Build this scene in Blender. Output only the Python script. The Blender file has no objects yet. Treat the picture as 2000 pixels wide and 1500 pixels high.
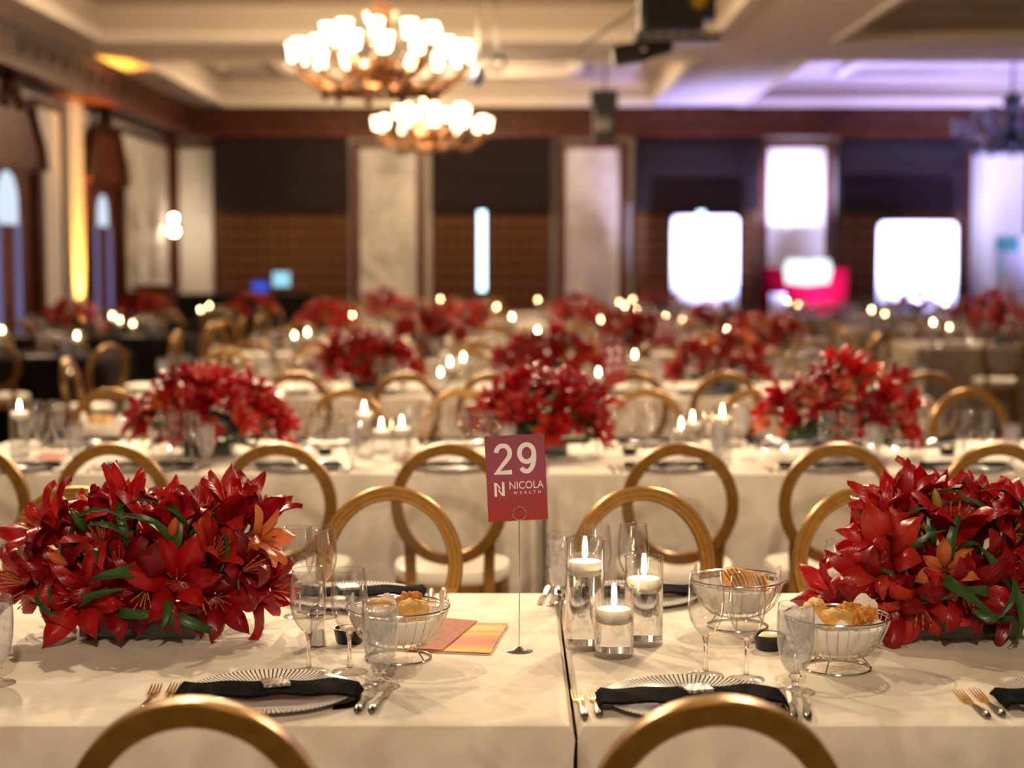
import bpy, math, random
from mathutils import Vector, Matrix, Euler

random.seed(7)
sc = bpy.context.scene
COL = sc.collection
PI = math.pi

# ------------------------------------------------------------------ camera, world, large lights, exposure
F, H = 3300.0, 1.615                       # focal length in pixels of the 2000x1500 frame, eye height
PITCH = math.atan(250 / F)
cam = bpy.data.cameras.new('camera'); camo = bpy.data.objects.new('camera', cam); COL.objects.link(camo)
cam.sensor_width = 36; cam.lens = F / 2000 * 36
camo.location = (0, 0, H); camo.rotation_euler = (PI / 2 - PITCH, 0, 0)
cam.clip_start = .05; cam.clip_end = 200
cam.dof.use_dof = True; cam.dof.focus_distance = 3.62; cam.dof.aperture_fstop = 2.15
sc.camera = camo
w = bpy.data.worlds.new('world'); sc.world = w; w.use_nodes = True
w.node_tree.nodes['Background'].inputs[0].default_value = (1, .80, .60, 1)
w.node_tree.nodes['Background'].inputs[1].default_value = .50
sc.view_settings.view_transform = 'Standard'; sc.view_settings.look = 'None'
sc.view_settings.exposure = 0; sc.view_settings.gamma = 1; sc.view_settings.use_curve_mapping = False


def lamp(kind, loc, power, col, size=.08, target=None, angle=None, blend=.4):
    l = bpy.data.lights.new('lamp', kind); l.energy = power; l.color = col
    o = bpy.data.objects.new('lamp', l); COL.objects.link(o); o.location = loc
    if kind in ('POINT', 'SPOT'):
        l.shadow_soft_size = size
    if angle:
        l.spot_size = math.radians(angle); l.spot_blend = blend
    if target is not None:
        o.rotation_euler = (Vector(target) - Vector(loc)).to_track_quat('-Z', 'Y').to_euler()
    return o


WARM = (1, .77, .50)
# warm spotlights hung under the ceiling (the room's pin spots, plus an added fill pair)
lamp('SPOT', (-2.2, 6.4, 4.0), 500, WARM, .05, (-.2, 3.6, .7), 60, .8)
lamp('SPOT', (1.6, 6.8, 4.0), 420, WARM, .05, (.5, 3.7, .7), 60, .8)
lamp('SPOT', (.2, -1.5, 4.0), 650, (1, .78, .55), .12, (0, 3.4, .6), 75, .8)
for lx in (-1.9, 1.9):  # fill pair added to brighten the second row's cloth fronts
    lamp('SPOT', (lx, 2.6, 4.05), 250, (1, .78, .55), .10, (lx * .6, 7.2, .3), 70, .8)
for (lx, ly, px_, p) in ((-2.0, 9.6, -.8, 900), (2.4, 9.6, 1.0, 900), (-2.2, 13.2, -1, 800), (2.6, 13.2, 1, 800), (-4.6, 15, -4.4, 500),
                    (-2.2, 17, -1, 700), (2.6, 17, 1, 700), (-.5, 22, 0, 700), (6, 18, 6, 900), (7, 24, 7, 700), (-4.6, 20.5, -4.2, 450)):
    lamp('SPOT', (lx, ly, 4.05), p, (1, .76, .5), .06, (px_, ly - 2.2, .7), 95, .7)

# ------------------------------------------------------------------ pixel -> place
CP, SP = math.cos(PITCH), math.sin(PITCH)


def ray(px, py):
    u = (px - 1000) / F; v = -(py - 750) / F
    return u, CP + v * SP, -SP + v * CP


def at_z(px, py, z):
    r = ray(px, py); t = (z - H) / r[2]
    return Vector((r[0] * t, r[1] * t, z))


def at_d(px, py, d):
    r = ray(px, py); t = d / r[1]
    return Vector((r[0] * t, d, H + r[2] * t))


TZ = .76                                    # table top height


# ------------------------------------------------------------------ materials
def M(name, col=(.8, .8, .8), rough=.5, metal=0, **k):
    m = bpy.data.materials.new(name); m.use_nodes = True
    b = m.node_tree.nodes['Principled BSDF']
    b.inputs['Base Color'].default_value = (*col, 1); b.inputs['Roughness'].default_value = rough
    b.inputs['Metallic'].default_value = metal
    k.setdefault('Specular_IOR_Level', .08 if rough >= .85 else .25 if rough >= .68 else .5)
    for a, v in k.items():
        b.inputs[a.replace('_', ' ')].default_value = v
    return m


def nd(m, t, **k):
    n = m.node_tree.nodes.new(t)
    for a, v in k.items():
        if a in n.inputs: n.inputs[a].default_value = v
        else: setattr(n, a, v)
    return n


def lk(m, a, b): m.node_tree.links.new(a, b)


def coords(m, which='Object', scale=(1, 1, 1)):
    t = nd(m, 'ShaderNodeTexCoord'); mp = nd(m, 'ShaderNodeMapping'); mp.inputs['Scale'].default_value = scale
    lk(m, t.outputs[which], mp.inputs['Vector']); return mp.outputs[0]


def ramp(m, fac, stops):
    r = nd(m, 'ShaderNodeValToRGB'); e = r.color_ramp.elements
    e[0].position, e[0].color = stops[0][0], (*stops[0][1], 1)
    e[1].position, e[1].color = stops[-1][0], (*stops[-1][1], 1)
    for p, c in stops[1:-1]:
        x = e.new(p); x.color = (*c, 1)
    lk(m, fac, r.inputs[0]); return r.outputs[0]


def noisy(m, scale, c1, c2, bump=0, dist=.01, vec=None, detail=4, distort=0, lo=.35, hi=.65):
    b = m.node_tree.nodes['Principled BSDF']
    n = nd(m, 'ShaderNodeTexNoise'); n.inputs['Scale'].default_value = scale; n.inputs['Detail'].default_value = detail
    n.inputs['Distortion'].default_value = distort
    lk(m, vec if vec is not None else coords(m), n.inputs['Vector'])
    lk(m, ramp(m, n.outputs[0], [(lo, c1), (hi, c2)]), b.inputs['Base Color'])
    if bump:
        bp = nd(m, 'ShaderNodeBump'); bp.inputs['Strength'].default_value = bump; bp.inputs['Distance'].default_value = dist
        lk(m, n.outputs[0], bp.inputs['Height']); lk(m, bp.outputs[0], b.inputs['Normal'])
    return m


def emit(name, col, s):
    m = bpy.data.materials.new(name); m.use_nodes = True; t = m.node_tree; t.nodes.remove(t.nodes['Principled BSDF'])
    e = nd(m, 'ShaderNodeEmission'); e.inputs[0].default_value = (*col, 1); e.inputs[1].default_value = s
    lk(m, e.outputs[0], t.nodes['Material Output'].inputs[0]); return m


def thin_glass(name, tint=(.96, .96, .965), refl=1.0, edge=.85, rough=.0, pw=2.4):
    m = bpy.data.materials.new(name); m.use_nodes = True; t = m.node_tree; t.nodes.remove(t.nodes['Principled BSDF'])
    tr = nd(m, 'ShaderNodeBsdfTransparent'); tr.inputs[0].default_value = (*tint, 1)
    gl = nd(m, 'ShaderNodeBsdfGlossy'); gl.inputs['Roughness'].default_value = rough
    lw = nd(m, 'ShaderNodeLayerWeight'); lw.inputs[0].default_value = .5
    p = nd(m, 'ShaderNodeMath', operation='POWER'); p.inputs[1].default_value = pw; lk(m, lw.outputs['Facing'], p.inputs[0])
    a = nd(m, 'ShaderNodeMath', operation='MULTIPLY_ADD'); a.inputs[1].default_value = edge; a.inputs[2].default_value = .055 * refl
    lk(m, p.outputs[0], a.inputs[0])
    mx = nd(m, 'ShaderNodeMixShader'); lk(m, a.outputs[0], mx.inputs[0]); lk(m, tr.outputs[0], mx.inputs[1]); lk(m, gl.outputs[0], mx.inputs[2])
    lk(m, mx.outputs[0], t.nodes['Material Output'].inputs[0]); return m


def solid_glass(name, ior, col=(1, 1, 1)):
    m = bpy.data.materials.new(name); m.use_nodes = True; t = m.node_tree; t.nodes.remove(t.nodes['Principled BSDF'])
    g = nd(m, 'ShaderNodeBsdfGlass'); g.inputs['IOR'].default_value = ior; g.inputs['Color'].default_value = (*col, 1); g.inputs['Roughness'].default_value = 0
    lk(m, g.outputs[0], t.nodes['Material Output'].inputs[0]); return m


CLOTH = noisy(M('ivory_cloth', rough=.75, Sheen_Weight=.08), 7, (.60, .52, .42), (.74, .665, .56), .25, .006, detail=6, distort=1.2)
BLACKCLOTH = noisy(M('black_cloth', rough=.9), 8, (.006, .005, .005), (.012, .01, .01), .2)
GREIGE = noisy(M('greige_cloth', rough=.85), 9, (.34, .28, .225), (.42, .35, .285), .2)
GOLD = noisy(M('gold_paint', rough=.33, metal=.6), 30, (.25, .125, .022), (.32, .165, .032))
IVORY = M('ivory_vinyl', (.80, .73, .60), .45)
ACRYLIC = thin_glass('clear_acrylic', (.985, .985, .985), .9, .35, 0, 4)
GLASS = thin_glass('thin_glass', refl=2.9, rough=.05)
STEM = solid_glass('stem_glass', 1.5)
WATER = solid_glass('water', 1.33)
CHROME = M('chrome', (.75, .73, .70), .12, 1)
STEEL = M('dark_steel', (.22, .20, .18), .28, 1)
GOLDM = M('gold_plate', (.95, .62, .22), .18, 1)
NAPKIN = noisy(M('black_napkin', rough=.9, Specular_IOR_Level=.02), 40, (.004, .004, .005), (.009, .009, .010), .4, .003)
PAPER = M('white_paper', (.82, .78, .74), .8, Subsurface_Weight=.1)
WAX = M('white_wax', (.92, .86, .76), .5, Subsurface_Weight=.6, Subsurface_Radius=(.03, .02, .012))
FLAME = emit('flame', (1, .70, .34), 85)
WICK = M('wick', (.02, .015, .01), .9)
BREAD = noisy(M('bread_crust', rough=.7), 22, (.50, .24, .055), (.78, .50, .17), .6, .006)
CRUMB = noisy(M('fried_crust', rough=.7), 60, (.42, .13, .02), (.68, .30, .06), 1, .01)
CRACKER = noisy(M('cracker', rough=.7), 60, (.66, .30, .06), (.80, .46, .13), .4, .003)
BUTTER = M('butter', (.85, .74, .42), .4)
BLACKP = M('black_ceramic', (.010, .010, .011), .3)
LEAF = noisy(M('lily_leaf', rough=.38, Subsurface_Weight=.08), 9, (.010, .038, .008), (.04, .11, .018))
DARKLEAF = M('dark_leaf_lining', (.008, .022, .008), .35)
BUD = noisy(M('lily_bud', rough=.45), 14, (.16, .20, .03), (.50, .16, .04))
STAMEN = M('stamen', (.55, .16, .05), .6)
WOOD = noisy(M('mahogany', rough=.4, Specular_IOR_Level=.2), 3.5, (.065, .012, .005), (.125, .028, .010), .1, .004, vec=None, distort=2)
DARKWOOD = noisy(M('dark_carved_wood', rough=.5, Specular_IOR_Level=.15), 6, (.040, .012, .006), (.075, .022, .010), .5, .02)
WALLP = M('wall_paint', (.52, .46, .41), .8)
CEIL = M('ceiling_paint', (.50, .42, .35), .85)
CEILW = M('ceiling_moulding', (.66, .58, .50), .8)
FLOOR = noisy(M('carpet', rough=.95), 3, (.05, .022, .018), (.10, .05, .03))
SHADE = noisy(M('roman_shade_cloth', rough=.9), 60, (.016, .011, .013), (.028, .020, .022))
BLACK = M('black_metal', (.012, .012, .013), .45)
BRASS = noisy(M('antique_brass', rough=.35, metal=.8), 12, (.05, .02, .008), (.22, .095, .03))
LIT = emit('lit_shade', (1, .76, .46), 11)
UNLIT = M('unlit_shade', (.16, .15, .20), .25)


def lily_mat(name, c1, c2):
    m = M(name, c1, .34, 0, Subsurface_Weight=.0); b = m.node_tree.nodes['Principled BSDF']; t = m.node_tree
    oi = nd(m, 'ShaderNodeObjectInfo')
    col = ramp(m, oi.outputs['Random'], [(0, c1), (1, c2)])
    n = nd(m, 'ShaderNodeTexWave'); n.inputs['Scale'].default_value = 70; n.inputs['Distortion'].default_value = 2; n.bands_direction = 'Y'
    lk(m, coords(m), n.inputs['Vector'])
    bp = nd(m, 'ShaderNodeBump'); bp.inputs['Strength'].default_value = .12; bp.inputs['Distance'].default_value = .002
    lk(m, n.outputs[1], bp.inputs['Height']); lk(m, bp.outputs[0], b.inputs['Normal'])
    lk(m, col, b.inputs['Base Color'])
    tl = nd(m, 'ShaderNodeBsdfTranslucent'); lk(m, col, tl.inputs[0])
    mx = nd(m, 'ShaderNodeMixShader'); mx.inputs[0].default_value = .22
    lk(m, b.outputs[0], mx.inputs[1]); lk(m, tl.outputs[0], mx.inputs[2]); lk(m, mx.outputs[0], t.nodes['Material Output'].inputs[0])
    return m


RED = [lily_mat('lily_red', (.33, .003, .008), (.47, .008, .010)), lily_mat('lily_crimson', (.19, .002, .008), (.33, .004, .010)),
       lily_mat('lily_scarlet', (.40, .012, .008), (.50, .030, .012))]
ORANGE = lily_mat('lily_orange', (.62, .12, .04), (.72, .22, .07))


def water_ice():
    m = bpy.data.materials.new('ice_water'); m.use_nodes = True; t = m.node_tree; b = t.nodes['Principled BSDF']
    b.inputs['Base Color'].default_value = (.75, .74, .76, 1); b.inputs['Roughness'].default_value = .08
    n = nd(m, 'ShaderNodeTexNoise'); n.inputs['Scale'].default_value = 38; n.inputs['Distortion'].default_value = 1.5; lk(m, coords(m), n.inputs['Vector'])
    bp = nd(m, 'ShaderNodeBump'); bp.inputs['Strength'].default_value = .7; bp.inputs['Distance'].default_value = .006; lk(m, n.outputs[0], bp.inputs['Height']); lk(m, bp.outputs[0], b.inputs['Normal'])
    tr = nd(m, 'ShaderNodeBsdfTransparent'); tr.inputs[0].default_value = (.93, .93, .94, 1)
    r = nd(m, 'ShaderNodeMapRange'); r.inputs[1].default_value = .3; r.inputs[2].default_value = .7; r.inputs[3].default_value = .08; r.inputs[4].default_value = .42
    lk(m, n.outputs[0], r.inputs[0])
    mx = nd(m, 'ShaderNodeMixShader'); lk(m, r.outputs[0], mx.inputs[0]); lk(m, tr.outputs[0], mx.inputs[1]); lk(m, b.outputs[0], mx.inputs[2])
    lk(m, mx.outputs[0], t.nodes['Material Output'].inputs[0]); return m


ICE = water_ice()
CLEARW = thin_glass('clear_water', (.93, .94, .95), .9, .3)


def plate_mat():
    m = M('ribbed_charger', (.78, .75, .70), .18); b = m.node_tree.nodes['Principled BSDF']
    s = nd(m, 'ShaderNodeSeparateXYZ'); lk(m, coords(m), s.inputs[0])
    an = nd(m, 'ShaderNodeMath', operation='ARCTAN2'); lk(m, s.outputs[1], an.inputs[0]); lk(m, s.outputs[0], an.inputs[1])
    sn = nd(m, 'ShaderNodeMath', operation='MULTIPLY'); sn.inputs[1].default_value = 110; lk(m, an.outputs[0], sn.inputs[0])
    si = nd(m, 'ShaderNodeMath', operation='SINE'); lk(m, sn.outputs[0], si.inputs[0])
    g = nd(m, 'ShaderNodeMath', operation='GREATER_THAN'); g.inputs[1].default_value = .55; lk(m, si.outputs[0], g.inputs[0])
    l = nd(m, 'ShaderNodeVectorMath', operation='LENGTH')
    cx = nd(m, 'ShaderNodeCombineXYZ'); lk(m, s.outputs[0], cx.inputs[0]); lk(m, s.outputs[1], cx.inputs[1]); lk(m, cx.outputs[0], l.inputs[0])
    g2 = nd(m, 'ShaderNodeMath', operation='GREATER_THAN'); g2.inputs[1].default_value = .112; lk(m, l.outputs['Value'], g2.inputs[0])
    mu = nd(m, 'ShaderNodeMath', operation='MULTIPLY'); lk(m, g.outputs[0], mu.inputs[0]); lk(m, g2.outputs[0], mu.inputs[1])
    lk(m, ramp(m, mu.outputs[0], [(0, (.78, .74, .68)), (1, (.03, .028, .026))]), b.inputs['Base Color'])
    return m


CHARGER = plate_mat()


# ------------------------------------------------------------------ mesh helpers
class MB:
    def __init__(s): s.v = []; s.f = []; s.sm = True

    def add(s, v, f):
        n = len(s.v); s.v += [tuple(x) for x in v]; s.f += [tuple(i + n for i in q) for q in f]; return s

    def box(s, lo, hi, rot=None):
        x0, y0, z0 = lo; x1, y1, z1 = hi
        v = [Vector(p) for p in ((x0, y0, z0), (x1, y0, z0), (x1, y1, z0), (x0, y1, z0), (x0, y0, z1), (x1, y0, z1), (x1, y1, z1), (x0, y1, z1))]
        if rot: v = [rot @ p for p in v]
        return s.add(v, [(0, 3, 2, 1), (4, 5, 6, 7), (0, 1, 5, 4), (1, 2, 6, 5), (2, 3, 7, 6), (3, 0, 4, 7)])

    def lathe(s, prof, seg=24, c=(0, 0, 0), cap=(False, False), mat=None):
        v = []; f = []; n = len(prof)
        for r, z in prof:
            for k in range(seg):
                a = 2 * PI * k / seg
                p = Vector((c[0] + r * math.cos(a), c[1] + r * math.sin(a), c[2] + z))
                v.append(mat @ p if mat else p)
        for i in range(n - 1):
            for k in range(seg):
                k2 = (k + 1) % seg
                f.append((i * seg + k, i * seg + k2, (i + 1) * seg + k2, (i + 1) * seg + k))
        if cap[0]: f.append(tuple(reversed(range(seg))))
        if cap[1]: f.append(tuple((n - 1) * seg + k for k in range(seg)))
        return s.add(v, f)

    def tube(s, pts, r, seg=8, closed=False, cap=True):
        pts = [Vector(p) for p in pts]; n = len(pts); v = []; f = []
        rs = r if isinstance(r, (list, tuple)) else [r] * n
        up = None
        for i, p in enumerate(pts):
            t = (pts[(i + 1) % n] - pts[i - 1]) if closed else (pts[min(i + 1, n - 1)] - pts[max(i - 1, 0)])
            t.normalize()
            if up is None: up = Vector((0, 0, 1)) if abs(t.z) < .9 else Vector((1, 0, 0))
            a = t.cross(up).normalized(); b = a.cross(t).normalized(); up = b
            for k in range(seg):
                q = 2 * PI * k / seg
                v.append(p + (a * math.cos(q) + b * math.sin(q)) * rs[i])
        for i in range(n if closed else n - 1):
            j = (i + 1) % n
            for k in range(seg):
                k2 = (k + 1) % seg
                f.append((i * seg + k, i * seg + k2, j * seg + k2, j * seg + k))
        if cap and not closed:
            f.append(tuple(reversed(range(seg)))); f.append(tuple((n - 1) * seg + k for k in range(seg)))
        return s.add(v, f)

    def grid(s, nu, nv, fn):
        v = [fn(i / nu, j / nv) for j in range(nv + 1) for i in range(nu + 1)]
        f = [(j * (nu + 1) + i, j * (nu + 1) + i + 1, (j + 1) * (nu + 1) + i + 1, (j + 1) * (nu + 1) + i) for j in range(nv) for i in range(nu)]
        return s.add(v, f)

    def prism(s, poly, lo, hi, fn):
        """polygon (a,b) pairs extruded lo..hi; fn(a,b,h) -> point"""
        n = len(poly)
        v = [fn(a, b, lo) for a, b in poly] + [fn(a, b, hi) for a, b in poly]
        f = [tuple(reversed(range(n))), tuple(range(n, 2 * n))] + [(i, (i + 1) % n, n + (i + 1) % n, n + i) for i in range(n)]
        return s.add(v, f)

    def mesh(s, name, mat, smooth=True):
        me = bpy.data.meshes.new(name); me.from_pydata(s.v, [], s.f); me.update()
        me.materials.append(mat)
        if smooth:
            me.polygons.foreach_set('use_smooth', [True] * len(me.polygons))
            try: me.set_sharp_from_angle(angle=math.radians(42))
            except Exception: pass
        return me

    def build(s, name, mat, parent=None, smooth=True):
        return put(name, s.mesh(name, mat, smooth), parent)


def put(name, me, parent=None, mtx=None):
    o = bpy.data.objects.new(name, me); COL.objects.link(o)
    if parent is not None: o.parent = parent
    if mtx is not None: o.matrix_local = mtx
    return o


def tag(o, label=None, cat=None, group=None, kind=None):
    if label: o['label'] = label
    if cat: o['category'] = cat
    if group: o['group'] = group
    if kind: o['kind'] = kind
    return o


def thing(name, label, cat, loc=(0, 0, 0), rz=0, group=None):
    o = bpy.data.objects.new(name, None); COL.objects.link(o); o.empty_display_size = .05
    o.location = loc; o.rotation_euler = (0, 0, rz)
    return tag(o, label, cat, group)


KIDS = {}


def copy_tree(o, label=None, group=None, loc=None, rz=None, parent=None):
    c = o.copy(); COL.objects.link(c); c.parent = parent
    if label: c['label'] = label
    if group: c['group'] = group
    if loc is not None: c.location = loc
    if rz is not None: c.rotation_euler = (0, 0, rz)
    for ch in KIDS.setdefault(o.name, list(o.children)): copy_tree(ch, parent=c)
    return c


GLASS_AT = []


class Proto:
    """first use hands out the original, later uses copies of it and its parts"""
    def __init__(s, make): s.make = make; s.o = None

    def __call__(s, label, loc, rz=0, group=None):
        if 'glass' in label or 'goblet' in label: GLASS_AT.append((loc[0], loc[1], .04))
        if s.o is None:
            s.o = s.make(); KIDS[s.o.name] = list(s.o.children); o = s.o
            o.location = loc; o.rotation_euler = (0, 0, rz); o['label'] = label
            if group: o['group'] = group
            elif 'group' in o: del o['group']
            return o
        o = copy_tree(s.o, label, group, loc, rz)
        if not group and 'group' in o: del o['group']
        return o


# ------------------------------------------------------------------ the room
WX, WD, RX, CZ = -6.05, 30.0, 15.0, 4.2     # left wall, back wall, right wall, soffit height


def struct(o): return tag(o, kind='structure')


struct(MB().box((WX - .2, -4, -.1), (RX + .2, WD + .2, 0)).build('floor', FLOOR, smooth=False))
wl = struct(MB().box((WX - .2, -4, 0), (WX, WD + .2, 4.9)).build('wall_left', WALLP, smooth=False))
wb = struct(MB().box((WX, WD, 0), (RX, WD + .2, 4.9)).build('wall_back', WALLP, smooth=False))
struct(MB().box((RX, -4, 0), (RX + .2, WD, 4.9)).build('wall_right', WALLP, smooth=False))

# ceiling with recessed trays
trays = [(-5.0, 2.45, 13.2, 20.6), (-5.0, 2.45, 22.5, 29.3), (3.85, 11.3, 13.2, 20.6), (3.85, 11.3, 22.5, 29.3), (-5.0, 2.45, 3.5, 11.2), (3.85, 11.3, 3.5, 11.2)]
xs = [WX - .2, -5.0, 2.45, 3.85, 11.3, RX + .2]; ys = [-4, 3.5, 11.2, 13.2, 20.6, 22.5, 29.3, WD + .2]
ce = MB()
for i in range(len(xs) - 1):
    for j in range(len(ys) - 1):
        inside = i in (1, 3) and j in (1, 3, 5)
        if not inside: ce.box((xs[i], ys[j], CZ), (xs[i + 1], ys[j + 1], CZ + .06))
ceil = struct(ce.build('ceiling', CEILW, smooth=False))
for (x0, x1, y0, y1) in trays:
    m = MB(); t = .09
    m.box((x0 - .05, y0 - .05, CZ + .42), (x1 + .05, y1 + .05, CZ + .48))
    m.build('tray_top', CEIL, ceil, False)
    m = MB()
    m.box((x0 - .05, y0 - .05, CZ + .06), (x0, y1 + .05, CZ + .42)); m.box((x1, y0 - .05, CZ + .06), (x1 + .05, y1 + .05, CZ + .42))
    m.box((x0, y0 - .05, CZ + .06), (x1, y0, CZ + .42)); m.box((x0, y1, CZ + .06), (x1, y1 + .05, CZ + .42))
    tag(m.build('tray_side', CEIL, ceil, False), kind='stuff')
    for (a, b, c, d) in ((x0, y0, x0 + t, y1), (x1 - t, y0, x1, y1), (x0 + t, y0, x1 - t, y0 + t), (x0 + t, y1 - t, x1 - t, y1)):
        MB().box((a, b, CZ - .03), (c, d, CZ + .12)).build('moulding', CEILW, ceil, False)
    cx, cy = (x0 + x1) / 2, (y0 + y1) / 2; hx, hy = (x1 - x0) / 2 - 1.55, (y1 - y0) / 2 - 1.55
    for (a, b, c, d) in ((-hx - .2, -hy - .2, -hx, hy + .2), (hx, -hy - .2, hx + .2, hy + .2), (-hx, -hy - .2, hx, -hy), (-hx, hy, hx, hy + .2)):
        MB().box((cx + a, cy + b, CZ + .33), (cx + c, cy + d, CZ + .42)).build('inner_moulding', CEILW, ceil, False)


# cornice: deep dark wood frieze round the room, with a beaded bottom rail
def cornice(name, lo, hi, rail):
    c = struct(MB().box(lo, hi).build(name, DARKWOOD, smooth=False))
    MB().box(*rail).build('rail', WOOD, c, False)
    return c


cl = cornice('trim_1', (WX, -4, 3.72), (WX + .55, WD - .5, CZ), ((WX + .5, -4, 3.68), (WX + .60, WD - .5, 3.76)))
cornice('trim_2', (WX, WD - .5, 3.72), (RX, WD, CZ), ((WX, WD - .56, 3.68), (RX, WD - .46, 3.76)))
for k in range(16):                           # carved scrolls on the left frieze
    y = 19.2 + k * .62
    MB().tube([(WX + .555, y + .2 * math.cos(a) * (1 - a / 9), 3.96 + .15 * math.sin(a) * (1 - a / 9)) for a in [q * .45 for q in range(15)]], .022, 6).build('carved_scroll', DARKWOOD, cl)


# panels
def panel_mat():
    m = M('plaster_relief', (.72, .67, .61), .7); b = m.node_tree.nodes['Principled BSDF']
    v = coords(m, 'Object', (1, 1, .8))
    wv = nd(m, 'ShaderNodeTexWave', wave_type='RINGS', rings_direction='SPHERICAL'); wv.inputs['Scale'].default_value = 2.2; wv.inputs['Distortion'].default_value = 7
    wv.inputs['Detail'].default_value = 2; lk(m, v, wv.inputs['Vector'])
    bp = nd(m, 'ShaderNodeBump'); bp.inputs['Strength'].default_value = .9; bp.inputs['Distance'].default_value = .05
    lk(m, wv.outputs[1], bp.inputs['Height']); lk(m, bp.outputs[0], b.inputs['Normal'])
    lk(m, ramp(m, wv.outputs[1], [(0, (.60, .55, .50)), (1, (.74, .69, .63))]), b.inputs['Base Color'])
    return m


RELIEF = panel_mat()
PLASTER = M('plaster_plain', (.70, .65, .60), .7)


def relief_leaf(parent, cx, cz, y, s, flip):
    """raised palm fan on a wall panel"""
    m = MB()
    for k in range(-3, 4):
        a = k * .33
        pts = [(cx + s * (math.sin(a) * q * .42), y - .012, cz + flip * s * (math.cos(a) * q * .55 - .12 * q * q * abs(a))) for q in (0, .3, .6, .85, 1.0)]
        m.tube(pts, [.012 * s, .03 * s, .035 * s, .025 * s, .006 * s], 6)
    tag(m.build('raised_fan', RELIEF, parent), kind='stuff')


bx = lambda px: (px - 1000) / F * WD
backpanels = [(355, 420, 0), (705, 815, 1), (1103, 1208, 1), (1495, 1607, 0), (1890, 1995, 0), (2285, 2390, 0), (2650, 2760, 0)]
for a, b, rel in backpanels:
    x0, x1 = bx(a), bx(b)
    p = MB().box((x0, WD - .06, .35), (x1, WD, 3.5)).build('panel', RELIEF if rel else PLASTER, wb, False)
    if rel:
        for cz in (1.0, 2.2, 3.3): relief_leaf(p, (x0 + x1) / 2, cz - .3, WD - .06, 1.0, 1)
    fr = MB().box((x0 - .14, WD - .09, 0), (x0, WD, 3.62)).box((x1, WD - .09, 0), (x1 + .14, WD, 3.62)).box((x0, WD - .09, 3.5), (x1, WD, 3.62)).box((x0, WD - .09, 0), (x1, WD, .35))
    fr.build('panel_frame', WOOD, p, False)

# windows hidden behind drapes, each with a roman shade
wins = [(430, 685), (845, 1075), (1235, 1475), (1630, 1870), (2025, 2265)]
DRAPE = M('plaid_drape', (.1, .05, .03), .9)
b_ = DRAPE.node_tree.nodes['Principled BSDF']
s_ = nd(DRAPE, 'ShaderNodeSeparateXYZ'); lk(DRAPE, coords(DRAPE), s_.inputs[0])
wz = []
for ax, sc_ in ((0, 34), (2, 29)):
    q = nd(DRAPE, 'ShaderNodeMath', operation='MULTIPLY'); q.inputs[1].default_value = sc_; lk(DRAPE, s_.outputs[ax], q.inputs[0])
    q2 = nd(DRAPE, 'ShaderNodeMath', operation='SINE'); lk(DRAPE, q.outputs[0], q2.inputs[0]); wz.append(q2)
ad = nd(DRAPE, 'ShaderNodeMath', operation='ADD'); lk(DRAPE, wz[0].outputs[0], ad.inputs[0]); lk(DRAPE, wz[1].outputs[0], ad.inputs[1])
mr = nd(DRAPE, 'ShaderNodeMapRange'); mr.inputs[1].default_value = -2; mr.inputs[2].default_value = 2; lk(DRAPE, ad.outputs[0], mr.inputs[0])
lk(DRAPE, ramp(DRAPE, mr.outputs[0], [(.2, (.065, .026, .014)), (.8, (.19, .084, .041))]), b_.inputs['Base Color'])
PANE = emit('daylight_pane', (.55, .80, 1.0), 5)
wdesc = ['between the plain and first palm relief panels', 'with the bright slit between the palm relief panels', 'behind the white display board', 'behind the tall board with grey marks', 'beyond the brightly lit wall panel']
for n, (a, b) in enumerate(wins):
    x0, x1 = bx(a), bx(b)
    wo = struct(MB().box((x0, WD - .04, .9), (x1, WD - .005, 3.6)).build('window_%d' % (n + 1), BLACK, smooth=False))
    MB().box((x0 + .1, WD - .06, 1.0), (x1 - .1, WD - .045, 3.5)).build('pane', PANE if n in (1, 2) else BLACK, wo, False)
    cx = (x0 + x1) / 2
    gap = .065 if n in (1, 2) else .002
    gx = bx(942) if n == 1 else bx(1365) if n == 2 else cx
    for (u, v, sd) in ((x0 + .02, gx - gap, 'door side'), (gx + gap, x1 - .02, 'board side')):
        def cur(i, j, u=u, v=v):
            x = u + (v - u) * i; return (x, WD - .22 + .05 * math.sin((x - u) * 38) * (1 - .3 * j), .002 + 3.55 * j)
        d = MB().grid(72, 6, cur).build('drape', DRAPE)
        tag(d, 'brown plaid drape, %s half, window ' % sd + wdesc[n], 'curtain', 'plaid drapes ' + str(n))
    sh = MB().grid(1, 18, lambda i, j: (x0 + (x1 - x0) * i, WD - .34 - .05 * abs(math.sin(j * PI * 3)), 2.42 + 1.3 * j))
    sh.box((x0, WD - .36, 2.40), (x1, WD - .31, 2.46))
    tag(sh.build('roman_shade', SHADE), 'dark roman shade over the drapes ' + wdesc[n], 'window shade')
struct(MB().box((WX, WD - .05, .9), (bx(355) - .15, WD, 3.6)).build('trim_3', WOOD, smooth=False))

# left wall: panels, lit pilaster, two carved doors, sconce
ld = lambda px: -WX * F / (1000 - px)


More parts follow.
